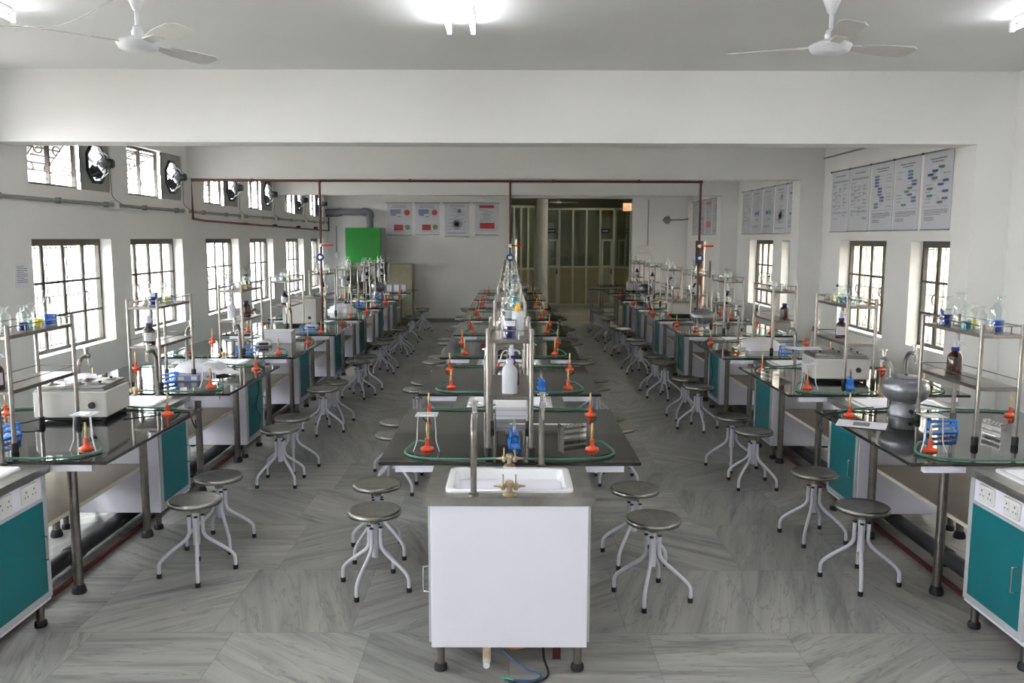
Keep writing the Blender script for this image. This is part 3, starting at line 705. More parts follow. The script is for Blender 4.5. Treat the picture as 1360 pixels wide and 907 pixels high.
def bench():
    """origin at the floor, middle of the near edge"""
    root = empty('lab_bench')
    b = MB(); b.box(-.71, .71, 0, TL, .882, .902, 'granite', bev=.003); b.build('tabletop', root, smooth=False)
    b = MB(); b.box(-.62, .62, .02, .06, .842, .882, 'lav'); b.box(-.62, .62, TL - .06, TL - .02, .842, .882, 'lav'); b.box(-.36, -.32, .06, TL - .06, .842, .882, 'lav'); b.box(.32, .36, .06, TL - .06, .842, .882, 'lav'); b.build('apron', root, smooth=False)
    for sx in (-1, 1):
        for yy in (.38, 1.33):
            b = MB(); b.lathe([(.027, .03), (.027, .842)], 'steel', 16, cx=sx * .32, cy=yy); lg = b.build('leg', root)
            b = MB(); b.lathe([(.04, 0), (.042, .01), (.038, .03), (.03, .05), (.028, .052)], 'rubber', 16, cx=sx * .32, cy=yy); b.build('rubber_foot', lg)
    b = MB(); b.box(-.285, .285, .01, TL - .01, .485, .503, 'beige'); b.box(-.295, -.285, .01, TL - .01, .483, .505, 'cream'); b.box(.285, .295, .01, TL - .01, .483, .505, 'cream'); b.box(-.27, .27, .05, .08, .46, .485, 'darksteel'); b.box(-.27, .27, TL - .08, TL - .05, .46, .485, 'darksteel'); b.build('under_shelf', root, smooth=False)
    return root
def stool():
    root = empty('lab_stool')
    b = MB(); b.lathe([(0, .452), (.145, .452), (.158, .456), (.162, .466), (.160, .480), (.152, .486), (.142, .484), (.10, .481), (0, .480)], 'seat', 36); b.build('seat', root, angle=1.0)
    b = MB(); b.lathe([(.021, .19), (.021, .452)], 'white', 14); b.lathe([(.03, .40), (.0301, .452)], 'darksteel', 14); b.build('column', root)
    for k in range(4):
        a = PI / 4 + k * PI / 2; c, s = math.cos(a), math.sin(a)
        P = [(.04, .375), (.04, .30), (.043, .262), (.07, .222), (.15, .162), (.20, .120), (.222, .09), (.226, .06), (.226, .02)]
        b = MB(); b.tube(curve([(r * c, r * s, z) for r, z in P], 4), .0115, 'white', 10); lg = b.build('leg', root, angle=1.0)
        b = MB(); b.cyl((.226 * c, .226 * s, 0), (.226 * c, .226 * s, .028), .0155, 'rubber', 10); b.cyl((.04 * c, .04 * s, .374), (.04 * c, .04 * s, .381), .0125, 'rubber', 10); b.build('rubber_cap', lg)
    return root
RL = .70
def rack():
    """steel reagent rack, origin at the foot centre of the near end, table height 0"""
    root = empty('reagent_rack'); hx = .118
    for sx in (-1, 1):
        for yy in (0, RL):
            b = MB(); b.lathe([(.0125, .03), (.0125, .705), (.010, .712)], 'steel', 12, cx=sx * hx, cy=yy); p = b.build('post', root)
            b = MB(); b.lathe([(.018, 0), (.020, .01), (.020, .04), (.017, .05)], 'rubber', 12, cx=sx * hx, cy=yy); b.build('rubber_foot', p)
    for nm, z in (('top_shelf', .63), ('middle_shelf', .32)):
        b = MB(); b.box(-hx + .005, hx - .005, -.008, RL + .008, z, z + .022, 'steel', bev=.003); b.build(nm, root, smooth=False)
    b = MB()
    for z in (.70,): b.tube([(-hx, 0, z), (hx, 0, z), (hx, RL, z), (-hx, RL, z)], .0038, 'steel', 6, closed=True)
    for yy in (.18, .35, .52): 
        for sx in (-1, 1): b.cyl((sx * hx, yy, .652), (sx * hx, yy, .70), .003, 'steel', 6)
    for z in (.385,): b.tube([(-hx, 0, z), (-hx, RL, z)], .003, 'steel', 6); b.tube([(hx, 0, z), (hx, RL, z)], .003, 'steel', 6); b.tube([(-hx, RL, z), (hx, RL, z)], .003, 'steel', 6)
    for yy in (0, RL): b.cyl((-.05, yy, .652), (-.05, yy, .70), .004, 'steel', 6); b.cyl((.05, yy, .652), (.05, yy, .70), .004, 'steel', 6)
    b.build('guard_rail', root)
    return root
def burner(kind, sx):
    """kind near/far; the hose runs to the gas tap; origin on the table under the base"""
    root = empty('bunsen_burner')
    b = MB(); b.lathe([(.0, 0), (.038, 0), (.040, .004), (.038, .012), (.022, .018), (.013, .024), (.011, .05), (.013, .054), (.013, .062), (.007, .066)], 'orange', 18); b.build('burner_base', root)
    b = MB(); b.lathe([(.0062, .06), (.0062, .105), (.0075, .106), (.0075, .112), (.0062, .114), (.0062, .155), (.0, .155)], 'brass', 10); b.build('burner_tube', root)
    tapy = (-.27 - .035) if kind == 'near' else (TL - 1.22 + .035)
    tx = -sx * .47 if kind == 'near' else -sx * .55
    tx += sx * .07
    o = sx
    if kind == 'near': P = [(o * .012, 0, .045), (o * .05, .02, .045), (o * .10, -.03, .02), (o * .11, -.11, .009), (o * .04, -.20, .009), (-o * .12, -.245, .010), (-o * .28, -.26, .014), (tx, tapy, .031)]
    else: P = [(o * .012, 0, .045), (o * .04, .03, .03), (o * .03, .12, .009), (-o * .06, .17, .009), (-o * .2, .17, .01), (-o * .35, .20, .014), (tx, tapy, .031)]
    b = MB(); b.tube(curve(P, 7), .0068, 'hose', 8); b.build('gas_hose', root)
    return root
def tripod():
    root = empty('tripod_stand')
    b = MB(); T = [(.055 * math.cos(a), .055 * math.sin(a), .2) for a in (R(90), R(210), R(330))]; b.tube(T, .003, 'white', 6, closed=True)
    for p in T:
        b.tube(curve([p, (p[0] * 1.1, p[1] * 1.1, .12), (p[0] * 1.15, p[1] * 1.15, .06), (p[0] * 1.55, p[1] * 1.55, 0)], 4), .003, 'white', 6)
    b.build('tripod_frame', root)
    b = MB(); b.box(-.062, .062, -.062, .062, .2035, .2055, 'cabedge'); b.build('wire_gauze', root, smooth=False)
    b = MB(); b.lathe([(0, .2056), (.04, .2056), (.038, .208), (0, .208)], 'cer', 20); b.build('ceramic_disc', root)
    return root
def bottle(liq, frac, h=.165, r=.036, stop='glass', label=False, name='reagent_bottle'):
    root = empty(name); hb = h * .60
    b = MB(); b.lathe([(0, 0), (r, 0), (r, hb), (r * .92, hb + .012), (r * .5, h * .76), (r * .38, h * .8), (r * .38, h * .88), (r * .5, h * .9)], 'glass', 18); b.build('glass_body', root)
    b = MB()
    if stop == 'glass': b.lathe([(0, h * .84), (r * .3, h * .86), (r * .34, h * .92), (r * .75, h * .97), (r * .8, h), (0, h * 1.01)], 'glass', 16)
    else: b.lathe([(r * .36, h * .86), (r * .46, h * .9), (r * .2, h), (0, h * 1.03)], stop, 14)
    b.build('stopper', root)
    if liq:
        b = MB(); b.lathe([(0, .004), (r * .93, .004), (r * .93, hb * frac), (0, hb * frac)], liq, 18); b.build('liquid', root)
    if label:
        b = MB(); n = 9; vs = []; 
        for k in range(n + 1):
            a = -PI / 2 - .8 + 1.6 * k / n; vs += [((r + .0008) * math.cos(a), (r + .0008) * math.sin(a), hb * .62), ((r + .0008) * math.cos(a), (r + .0008) * math.sin(a), hb * .88)]
        b.add(vs, [(2 * k, 2 * k + 2, 2 * k + 3, 2 * k + 1) for k in range(n)], 'label'); b.build('paper_label', root)
    return root
def amber(cap='bluecap', disp=True, lab=True):
    root = empty('amber_bottle'); r = .046
    b = MB(); b.lathe([(0, 0), (r, 0), (r + .001, .004), (r, .105), (r * .9, .122), (r * .5, .142), (r * .42, .148), (r * .42, .158)], 'amber', 22); b.build('glass_body', root, angle=1.)
    b = MB(); b.lathe([(r * .52, .150), (r * .54, .152), (r * .52, .174), (0, .176)], cap, 16); b.build('cap', root)
    if disp:
        b = MB(); b.lathe([(.017, .175), (.017, .215), (.012, .218), (.012, .235), (.0, .236)], 'poly', 12); b.tube([(0, 0, .20), (.03, -.02, .205), (.045, -.03, .20), (.05, -.033, .185)], .006, 'poly', 8); b.build('dispenser', root)
    if lab:
        b = MB(); n = 10; vs = []
        for k in range(n + 1):
            a = -PI / 2 - 1.0 + 2. * k / n; vs += [((r + .0012) * math.cos(a), (r + .0012) * math.sin(a), .03), ((r + .0012) * math.cos(a), (r + .0012) * math.sin(a), .098)]
        b.add(vs, [(2 * k, 2 * k + 2, 2 * k + 3, 2 * k + 1) for k in range(n)], 'label'); l = b.build('paper_label', root)
        b = MB()
        for q in range(4):
            vs = []; zz = .085 - q * .014
            for k in range(n - 3):
                a = -PI / 2 - .65 + 1.3 * k / (n - 4); vs += [((r + .0018) * math.cos(a), (r + .0018) * math.sin(a), zz), ((r + .0018) * math.cos(a), (r + .0018) * math.sin(a), zz + .003)]
            b.add(vs, [(2 * k, 2 * k + 2, 2 * k + 3, 2 * k + 1) for k in range(n - 4)], 'ink')
        b.build('print', l)
    return root
def washbottle():
    root = empty('wash_bottle'); r = .043
    b = MB(); b.lathe([(0, 0), (r, 0), (r, .004), (r, .12), (r * .93, .137), (r * .6, .155), (r * .42, .162), (r * .42, .17)], 'poly', 22); b.build('bottle_body', root, angle=1.)
    b = MB(); b.lathe([(r * .5, .168), (r * .5, .188), (r * .25, .194), (0, .194)], 'poly', 16); b.build('screw_cap', root)
    b = MB(); b.tube(curve([(0, 0, .19), (0, 0, .222), (-.02, 0, .238), (-.04, 0, .225), (-.052, 0, .19), (-.062, 0, .165)], 5), .0035, 'poly', 8); s = b.build('spout_tube', root)
    b = MB(); b.tube([(-.060, 0, .168), (-.068, 0, .148)], .008, 'red', 8); b.build('spout_tip', s)
    return root
def squeeze():
    root = empty('plastic_bottle'); b = MB(); b.lathe([(0, 0), (.033, 0), (.033, .125), (.028, .135), (.015, .14)], 'poly', 18); b.build('bottle_body', root)
    b = MB(); b.lathe([(.018, .138), (.018, .16), (.008, .172), (.005, .185), (0, .185)], 'yellow', 14); b.build('cap', root); return root
def jar():
    b = MB(); b.lathe([(0, 0), (.024, 0), (.025, .002), (.025, .045), (.02, .05), (.012, .052), (.004, .058), (.008, .066), (.0, .072)], 'chrome', 16); return b.build('steel_jar')
def beaker():
    b = MB(); b.lathe([(0, .002), (.03, .002), (.032, .07), (.034, .072), (.033, .074), (.0305, .07), (.0285, .004), (0, .004)], 'glass', 16); return b.build('glass_beaker')
def tuberack():
    root = empty('test_tube_rack'); b = MB(); L = .20
    b.box(-.035, .035, 0, L, 0, .008, 'bluepl', bev=.002); 
    for y in (.0, L - .008):
        for s in (-1, 1):
            b.add([(s * .035, y, .0), (s * .035, y + .008, .0), (s * .018, y + .008, .075), (s * .018, y, .075), (s * .025, y, 0), (s * .025, y + .008, 0), (s * .010, y + .008, .075), (s * .010, y, .075)], [(0, 1, 2, 3), (7, 6, 5, 4), (0, 3, 7, 4), (1, 5, 6, 2), (3, 2, 6, 7)], 'bluepl')
        b.box(-.022, .022, y, y + .008, .03, .075, 'bluepl')
    for z in (.036, .068):
        b.box(-.022, -.014, 0, L, z, z + .008, 'bluepl'); b.box(.014, .022, 0, L, z, z + .008, 'bluepl')
        for k in range(7): b.box(-.014, .014, k * (L - .006) / 6, k * (L - .006) / 6 + .006, z, z + .008, 'bluepl')
    b.build('rack_frame', root, smooth=False)
    for k in range(6):
        yy = .003 + (k + .5) * (L - .006) / 6
        b = MB(); b.lathe([(0, .009), (.006, .012), (.0085, .02), (.0085, .135), (.0095, .136), (.0095, .139), (.0085, .139)], 'glass', 10, cy=yy); b.build('test_tube', root)
    return root
def steelstand():
    root = empty('steel_tube_stand'); b = MB(); L = .16
    for y in (0, L): b.box(-.035, .035, y - .001, y + .001, 0, .085, 'chrome')
    for z in (.0, .035, .07): b.box(-.035, .035, 0, L, z, z + .0015, 'chrome')
    b.build('stand_frame', root, smooth=False)
    b = MB()
    for k in range(5):
        for s in (-1, 1): ring_pts = [(s * .017 + .009 * math.cos(2 * PI * q / 10), .02 + k * .03 + .009 * math.sin(2 * PI * q / 10), .0725) for q in range(10)]; b.tube(ring_pts, .0012, 'darksteel', 5, closed=True)
    b.build('tube_holes', root); return root
def waterbath(w_=.46, d_=.40, h_=.17, lid=True):
    root = empty('water_bath')
    b = MB(); b.box(-w_ / 2, w_ / 2, 0, d_, .03, .03 + h_, 'bath', bev=.006); b.build('case', root, smooth=False)
    b = MB(); b.box(-w_ / 2 + .04, w_ / 2 - .04, .04, d_ - .04, .006, .03, 'blackpl')
    for sx in (-1, 1):
        for yy in (.03, d_ - .03): b.lathe([(.012, 0), (.014, .03)], 'rubber', 10, cx=sx * (w_ / 2 - .03), cy=yy)
    b.build('base', root)
    z = .03 + h_
    b = MB(); b.box(-w_ / 2 + .01, w_ / 2 - .01, .01, d_ - .01, z, z + .014, 'steeltop', bev=.003); b.box(-w_ / 2 + .02, w_ / 2 - .02, .02, d_ / 2 - .004, z + .014, z + .034, 'steeltop', bev=.004); b.box(-w_ / 2 + .02, w_ / 2 - .02, d_ / 2 + .004, d_ - .02, z + .014, z + .034, 'steeltop', bev=.004)
    tp = b.build('steel_top', root, smooth=False)
    for k in range(3):
        for yy in (d_ * .27, d_ * .73):
            b = MB(); cx = -w_ / 3 + k * w_ / 3
            b.lathe([(.052, 0), (.052, .003), (.034, .005), (.034, .009), (0, .009)], 'steel', 20, cx=cx, cy=yy, cz=z + .034); b.lathe([(.009, 0), (.011, .012), (0, .014)], 'blackpl', 10, cx=cx, cy=yy, cz=z + .043); b.build('ring_lid', tp)
    b = MB(); b.lathe([(.022, 0), (.02, .014), (0, .015)], 'blackpl', 16, M=Matrix.Translation((w_ * .3, 0, .11)) @ Matrix.Rotation(PI / 2, 4, 'X')); b.build('control_knob', root)
    return root
def stillpot():
    root = empty('centrifuge')
    b = MB(); b.lathe([(0, 0), (.112, 0), (.115, .006), (.108, .03), (.095, .075), (.085, .095)], 'hammer', 32); b.build('base', root, angle=1.)
    b = MB(); b.lathe([(.085, .095), (.11, .108), (.145, .135), (.161, .17), (.165, .20), (.161, .23), (.145, .258), (.12, .272), (.10, .276), (0, .277)], 'hammer', 36); bd = b.build('bowl', root, angle=1.)
    b = MB(); b.lathe([(.088, .277), (.091, .284), (.082, .294), (0, .297)], 'hammer', 28); b.lathe([(.012, .296), (.014, .304), (0, .308)], 'blackpl', 10); b.build('lid', bd, angle=1.)
    b = MB(); b.lathe([(.016, 0), (.014, .014), (0, .015)], 'blackpl', 12, M=Matrix.Translation((0, -.10, .045)) @ Matrix.Rotation(PI / 2, 4, 'X')); b.box(.03, .07, -.108, -.095, .03, .06, 'label'); b.build('control_knob', root)
    return root
def sheet(w_, d_, seed, warp=.02, m='paper', printed=True, name='paper_sheet'):
    rnd = random.Random(seed); n = 8; vs = []
    for i in range(n + 1):
        for j in range(n + 1):
            u, v = i / n, j / n; vs.append((u * w_ - w_ / 2, v * d_, .003 + warp * (abs(math.sin(u * 3 + seed)) * .5 + .5 * abs(math.cos(v * 2.2 + seed * 2))) * (1 if warp else 0)))
    q = len(vs); vs += [(x, y, z + .0012) for x, y, z in vs]
    fs = [(i * (n + 1) + j + q, (i + 1) * (n + 1) + j + q, (i + 1) * (n + 1) + j + 1 + q, i * (n + 1) + j + 1 + q) for i in range(n) for j in range(n)]
    fs += [tuple(reversed([k - q for k in f])) for f in fs]
    b = MB(); b.add(vs, fs, m); o = b.build(name, angle=1.2)
    return o
def booklet(w_=.22, d_=.3, n=4, seed=0):
    rnd = random.Random(seed); b = MB(); z = 0
    for k in range(n):
        a = rnd.uniform(-.06, .06); M = Matrix.Rotation(a, 4, 'Z'); t = rnd.uniform(.012, .024)
        b.box(-w_ / 2, w_ / 2, 0, d_, z, z + t, 'paper', M=M); b.box(-w_ / 2 - .003, w_ / 2 + .003, -.003, d_ + .003, z + t, z + t + .0025, 'plav' if k % 2 == 0 else 'label', M=M); z += t + .003
    return b.build('book_pile', smooth=False)
def cover_cloth(seed=1, s=.19, h=.15):
    """crumpled plastic cover over a small instrument"""
    rnd = random.Random(seed); vs = []; fs = []; seg = 26; rings = 7
    for i in range(rings):
        t = i / (rings - 1); z = h * (1 - t ** 1.6)
        for k in range(seg):
            a = 2 * PI * k / seg; rr_ = s * (.22 + .78 * t ** .7) * (1 + (.06 + .14 * t) * math.sin(5 * a + seed) * math.sin(2 * a + 1) + rnd.uniform(-.09, .09))
            vs.append((rr_ * 1.35 * math.cos(a), rr_ * math.sin(a), max(.001, z + rnd.uniform(-.018, .018) * (0 if i == rings - 1 else 1)) if i < rings - 1 else .001))
    for i in range(rings - 1):
        for k in range(seg): fs.append((i * seg + (k + 1) % seg, i * seg + k, (i + 1) * seg + k, (i + 1) * seg + (k + 1) % seg))
    fs.append(tuple(range(seg)))
    b = MB(); b.add(vs, fs, 'paper'); return b.build('dust_cover', angle=1.2)
def balance():
    root = empty('weighing_balance'); b = MB(); b.box(-.09, .09, 0, .22, .006, .055, 'fanwhite', bev=.012); b.build('body', root, smooth=False)
    b = MB(); b.lathe([(.015, .055), (.015, .066), (.065, .068), (.068, .074), (0, .074)], 'chrome', 24, cy=.13); b.build('pan', root)
    b = MB(); b.box(-.05, .05, -.001, .004, .02, .045, 'blackpl'); b.build('display', root, smooth=False); return root
def paperbox():
    root = empty('carton'); b = MB(); b.box(-.17, .17, 0, .2, 0, .13, 'paper', bev=.004); b.build('box_body', root, smooth=False)
    b = MB(); b.box(-.175, .175, -.005, .205, .13, .145, 'label', bev=.004); b.build('box_lid', root, smooth=False); return root

# ------------------------------------------------------------------ lay out the three rows
P = {}
def proto(key, fn, *a):
    if key not in P: P[key] = Proto(fn(*a))
    return P[key]
NT = 8
ROWS = {'left': -2.88, 'centre': 0.0, 'right': 2.87}
# nearest benches of each row carry the things the photo shows; further ones a similar mix
RACKY = {'left': .21, 'centre': .12, 'right': .41}
TZ = .902
CN = {'liqblue': 'blue', 'liqdark': 'dark blue', 'liqyellow': 'yellow', 'liqteal': 'teal', 'liqgreen': 'green', 'liqpink': 'pink', 'liqwhite': 'colourless', None: None}
TOP = {
 ('left', 0): ['c', 'c', 'liqdark', 'liqteal', 'liqyellow', 'Bliqblue'],
 ('left', 1): ['jar', 'Lliqdark', 'Cc', 'liqgreen', 'liqyellow', 'liqblue'],
 ('left', 2): ['jar', 'liqdark', 'liqyellow', 'Sliqpink', 'Bliqdark', 'jar'],
 ('left', 3): ['beaker', 'liqteal', 'liqblue', 'c', 'liqyellow', 'jar'],
 ('left', 4): ['jar', 'c', 'liqyellow', 'liqblue', 'c', 'c'],
 ('left', 5): ['c', 'Bliqwhite', 'liqyellow', 'liqblue', 'jar'],
 ('left', 6): ['beaker', 'c', 'liqdark', 'c', 'jar'],
 ('left', 7): ['jar', 'Bliqwhite', 'liqteal', 'jar'],
 ('centre', 0): ['Lliqdark', 'squeeze', 'Bc', 'jar', 'jar'],
 ('centre', 1): ['jar', 'Bliqteal', 'c', 'jar', 'jar'],
 ('centre', 2): ['jar', 'c', 'liqteal', 'c', 'jar'],
 ('centre', 3): ['jar', 'Bliqblue', 'c', 'c', 'jar'],
 ('centre', 4): ['jar', 'c', 'liqteal', 'jar'],
 ('centre', 5): ['jar', 'Bc', 'liqteal', 'jar'],
 ('centre', 6): ['jar', 'c', 'c', 'jar'],
 ('centre', 7): ['jar', 'Bc', 'c', 'jar'],
 ('right', 0): ['jar', 'Bliqblue', 'c', 'liqteal', 'liqyellow', 'Bc', 'Lliqdark', 'jar'],
 ('right', 1): ['beaker', 'beaker', 'c', 'liqteal', 'liqblue', 'Sliqyellow', 'jar'],
 ('right', 2): ['jar', 'beaker', 'c', 'Sliqdark', 'liqyellow', 'jar'],
 ('right', 3): ['jar', 'liqteal', 'c', 'liqblue', 'liqyellow', 'jar'],
 ('right', 4): ['jar', 'liqteal', 'Bc', 'c', 'jar'],
 ('right', 5): ['jar', 'liqdark', 'Bliqwhite', 'jar'],
 ('right', 6): ['jar', 'Bc', 'c', 'jar'],
 ('right', 7): ['jar', 'c', 'c', 'jar'],
}
def bottle_item(code):
    """returns prototype, words"""
    if code == 'jar': return proto('jar', jar), 'small lidded steel jar', 'jar'
    if code == 'beaker': return proto('beaker', beaker), 'small empty glass beaker', 'beaker'
    if code == 'squeeze': return proto('squeeze', squeeze), 'white plastic bottle with yellow cap', 'bottle'
    big = code[0] == 'B'; lab = code[0] == 'L'; st = code[0] == 'S'; c2 = code[0] == 'C'
    c = code[1:] if code[0] in 'BLSC' else code
    liq = None if c == 'c' else c
    kw = (liq, .55 if not lab else .9, .215 if big else (.19 if lab else .15), .044 if big else (.04 if lab else .033), 'blackpl' if st else 'glass', lab)
    words = ('black-stoppered ' if st else '') + ('tall ' if big else '') + ('empty clear glass bottle' if liq is None else ('labelled ' if lab else '') + 'glass bottle of %s liquid' % CN[liq]) 
    return proto('b' + code, bottle, *kw), words, 'bottle'
side_word = {('left', 1): 'aisle', ('left', -1): 'wall', ('right', -1): 'aisle', ('right', 1): 'wall', ('centre', -1): 'left', ('centre', 1): 'right'}
rnd = random.Random(11)
for row, X in ROWS.items():
    rw = row + '-row'
    for i in range(NT):
        yb = Y0 + PER * i; o_ = ORD[i]; bl = '%s %s bench' % (o_, rw)
        yc = yb - GAP / 2
        proto('sink', sink_unit).put((X, yc, 0), 'white cabinet with steel counter and basin just before the ' + bl, 'sink cabinet', 'sink cabinets between the benches')
        proto('bench', bench).put((X, yb, 0), 'black-topped steel-legged lab bench, %s from the front in the %s row' % (o_, row), 'lab bench', 'lab benches of the three rows')
        ry = yb + RACKY[row] + (0 if i == 0 else rnd.uniform(-.03, .12) if row != 'right' else rnd.uniform(-.1, .05))
        if row == 'right' and i == 0: rx = -.02
        else: rx = 0 if row == 'centre' else (-.02 if row == 'left' else .02)
        proto('rack', rack).put((X + rx, ry, TZ), 'two-tier steel reagent rack standing on the ' + bl, 'rack', 'reagent racks on the benches')
        # bottles along the top shelf
        items = TOP[(row, i)]; n = len(items)
        seen = {}
        for k, code in enumerate(items):
            pr, words, cat = bottle_item(code)
            t = .06 + k * (RL - .12) / (n - 1)
            dx = (-.045, .045, .0)[k % 3] if row == 'centre' or n > 6 else rnd.uniform(-.05, .05)
            if row == 'centre' and i == 0: dx = (0, .045, -.01, -.06, .07)[k]
            pr.put((X + rx + dx, ry + t, TZ + .652), '%s, %s from front, rack on %s' % (words, ORD[k], bl), cat, 'bottles and jars on the top shelves')
        # middle shelf
        if not (row == 'centre' and i > 0 and i % 2 == 0):
            v = (i + (0 if row == 'left' else 1)) % 3
            if (row, i) in (('left', 0),): pos = .06
            elif row == 'centre': pos = .36
            elif row == 'right': pos = {0: .5, 1: .42, 2: .12}.get(i, .3)
            else: pos = {1: .1, 2: .42, 3: .2}.get(i, .35)
            lab_ = not (row, i) in (('right', 0), ('right', 2), ('left', 2), ('centre', 0))
            ds = not (row, i) in (('left', 2), ('left', 3), ('right', 2))
            dxm = {('left', 2): .03, ('right', 2): .04, ('centre', 0): .01}.get((row, i), 0)
            proto('amber%d%d' % (lab_, ds), amber, 'bluecap', ds, lab_).put((X + rx + dxm, ry + pos, TZ + .342), 'brown glass bottle%s, middle shelf of the rack on %s' % (' with white label' if lab_ else '', bl), 'bottle', 'brown bottles on the middle shelves', rz=R(25) if row == 'left' else R(-20) if row == 'right' else 0)
        if (row, i) in (('left', 2), ('centre', 0), ('left', 5), ('left', 6), ('right', 4), ('right', 5), ('left', 7), ('centre', 2)):
            proto('wash', washbottle).put((X + rx + (-.02 if row == 'left' else .0), ry + (.09 if row != 'right' else .12), TZ + .342), 'translucent wash bottle with bent spout, rack middle shelf on ' + bl, 'wash bottle', 'wash bottles on the racks')
        if (row, i) in (('right', 3),):
            proto('bBc', bottle, None, .55, .215, .044, 'glass', False).put((X + rx + .02, ry + .2, TZ + .342), 'big empty clear glass flask, rack middle shelf on ' + bl, 'bottle', 'bottles and jars on the top shelves')
        # burners
        for kind in ('near', 'far'):
            for sx in (-1, 1):
                if kind == 'far' and i == NT - 1: continue
                bx_, by_ = (sx * .47, .27) if kind == 'near' else (sx * .55, 1.22)
                proto('burner%s%d' % (kind, sx), burner, kind, sx).put((X + bx_, yb + by_, TZ), 'orange and brass bunsen burner, %s corner on %s side of %s' % (kind, side_word[(row, sx)], bl), 'bunsen burner', 'bunsen burners on the benches')
        if (row, i) in (('centre', 0), ('left', 0), ('right', 0), ('left', 1), ('right', 1), ('right', 3), ('left', 4), ('right', 5), ('centre', 5), ('centre', 7)):
            sx = -1 if row in ('centre', 'right') else 1
            proto('tripod', tripod).put((X + sx * .47, yb + .27, TZ), 'white tripod stand with wire gauze over a burner on the ' + bl, 'tripod stand', 'tripods over the burners', rz=R(0))
        # stools on the aisle sides
        sides = {'left': (1,), 'right': (-1,), 'centre': (-1, 1)}[row]
        for sx in sides:
            for q in (0, 1):
                if row == 'left': sp = [(-1.96, 5.1), (-1.99, 5.62), (-1.97, 7.08), (-1.98, 7.54), (-2.03, 9.0), (-1.99, 9.45)]
                elif row == 'right': sp = [(2.16, 4.99), (2.14, 5.75), (2.08, 7.03), (2.05, 7.61), (2.09, 9.2), (2.06, 9.75)]
                elif sx < 0: sp = [(-.81, 4.9), (-.88, 5.45), (-.96, 6.88), (-1.0, 7.38), (-1.0, 9.0), (-.96, 9.45)]
                else: sp = [(.84, 4.76), (.82, 5.36), (.93, 7.15), (.9, 7.6), (.95, 9.15), (.99, 9.68)]
                j = i * 2 + q
                if j < len(sp): sxp, syp = sp[j]
                else: sxp, syp = (X + sx * (.87 if row != 'centre' else .98)) + rnd.uniform(-.04, .05), yb + .62 + q * .5 + rnd.uniform(-.06, .06)
                rel = 'nearer' if q == 0 else 'farther'
                sw = '' if row != 'centre' else ' %s side' % ('left' if sx < 0 else 'right')
                proto('stool', stool).put((sxp, syp, 0), 'round steel-topped stool, %s of two on%s %s' % (rel, sw + ' of' if sw else '', bl), 'stool', 'lab stools along the benches', rz=rnd.uniform(0, 1.5) if j > 5 else [R(25), R(12), R(0), R(30), R(50), R(10)][j] * (1 if row != 'left' else -1))
# blue racks, stands and instruments, positions (row, bench, dx, y, rz)
for row, i, x, y, rz in [('centre', 0, .03, 4.72, 2), ('centre', 1, .26, 6.56, 3), ('left', 1, -2.88, 6.84, -22), ('left', 2, -2.86, 8.75, -80), ('left', 3, -2.68, 10.68, -82), ('right', 0, 2.60, 5.14, -78), ('right', 1, 2.74, 6.68, -20), ('right', 2, 2.86, 8.85, -85), ('left', 0, -3.04, 4.86, -8), ('left', 5, -2.7, 14.7, -80), ('left', 6, -2.75, 16.7, -80)]:
    proto('tuberack', tuberack).put((x, y, TZ), 'blue plastic test tube rack on the %s %s-row bench' % (ORD[i], row), 'test tube rack', 'blue test tube racks', rz=R(rz))
for row, i, x, y, rz in [('centre', 0, .31, 4.98, -62), ('right', 0, 3.02, 5.02, 10), ('right', 1, 2.27, 7.10, 20), ('right', 2, 2.40, 8.62, 15), ('right', 3, 2.42, 10.6, 15)]:
    proto('steelstand', steelstand).put((x, y, TZ), 'small shiny steel test tube stand on the %s %s-row bench' % (ORD[i], row), 'test tube stand', 'steel test tube stands', rz=R(rz))
for row, i, x, y, rz, kw, ds in [('left', 0, -2.86, 5.40, 4, 's', 'ivory water bath with steel ring lids'), ('right', 1, 2.78, 6.98, -6, 's', 'ivory water bath with steel ring lids'), ('left', 3, -2.88, 11.5, 0, 't', 'tall ivory water bath with steel top'), ('right', 4, 2.75, 13.1, 0, 's', 'ivory water bath with steel ring lids'), ('right', 7, 2.9, 19.0, 0, 's', 'ivory water bath with steel ring lids')]:
    pr = proto('bath', waterbath) if kw == 's' else proto('batht', waterbath, .46, .34, .34)
    pr.put((x, y, TZ), '%s standing on the %s %s-row bench' % (ds, ORD[i], row), 'water bath', 'water baths on the benches', rz=R(rz))
for row, i, x, y in [('right', 0, 2.71, 5.685), ('right', 3, 2.53, 11.05), ('right', 6, 2.75, 17.2), ('centre', 1, -.03, 6.85), ('centre', 6, .25, 17.5), ('left', 6, -2.75, 17.64)]:
    proto('pot', stillpot).put((x, y, TZ), 'grey round-bodied centrifuge with flat lid on the %s %s-row bench' % (ORD[i], row), 'centrifuge', 'grey centrifuges on the benches', scale=.42 if (row, i) == ('centre', 1) else .93 if (row, i) == ('right', 0) else None)
o = booklet(); o.location = (.02, 5.52, TZ); tag(o, 'pile of white books at the far end of the first centre-row bench', 'book pile')
b = MB(); b.box(0, .42, 0, .03, 0, .003, 'label')
for k in range(20): b.box(.01 + k * .02, .012 + k * .02, .0, .012, .003, .0035, 'ink')
o = b.build('ruler', smooth=False); o.location = (.0, 5.36, TZ); o.rotation_euler = (0, 0, -.04); tag(o, 'white ruler lying before the pile of books on centre bench', 'ruler')
o = sheet(.2, .28, 3, .03); o.location = (-2.80, 5.45, TZ + .25); o.rotation_euler = (0, 0, .5); tag(o, 'curled paper sheet lying on the water bath of the left row', 'paper')
o = sheet(.22, .3, 5, .0); o.location = (2.42, 5.30, TZ); o.rotation_euler = (0, 0, 1.1); tag(o, 'printed sheet lying flat before the centrifuge on the first right-row bench', 'paper')
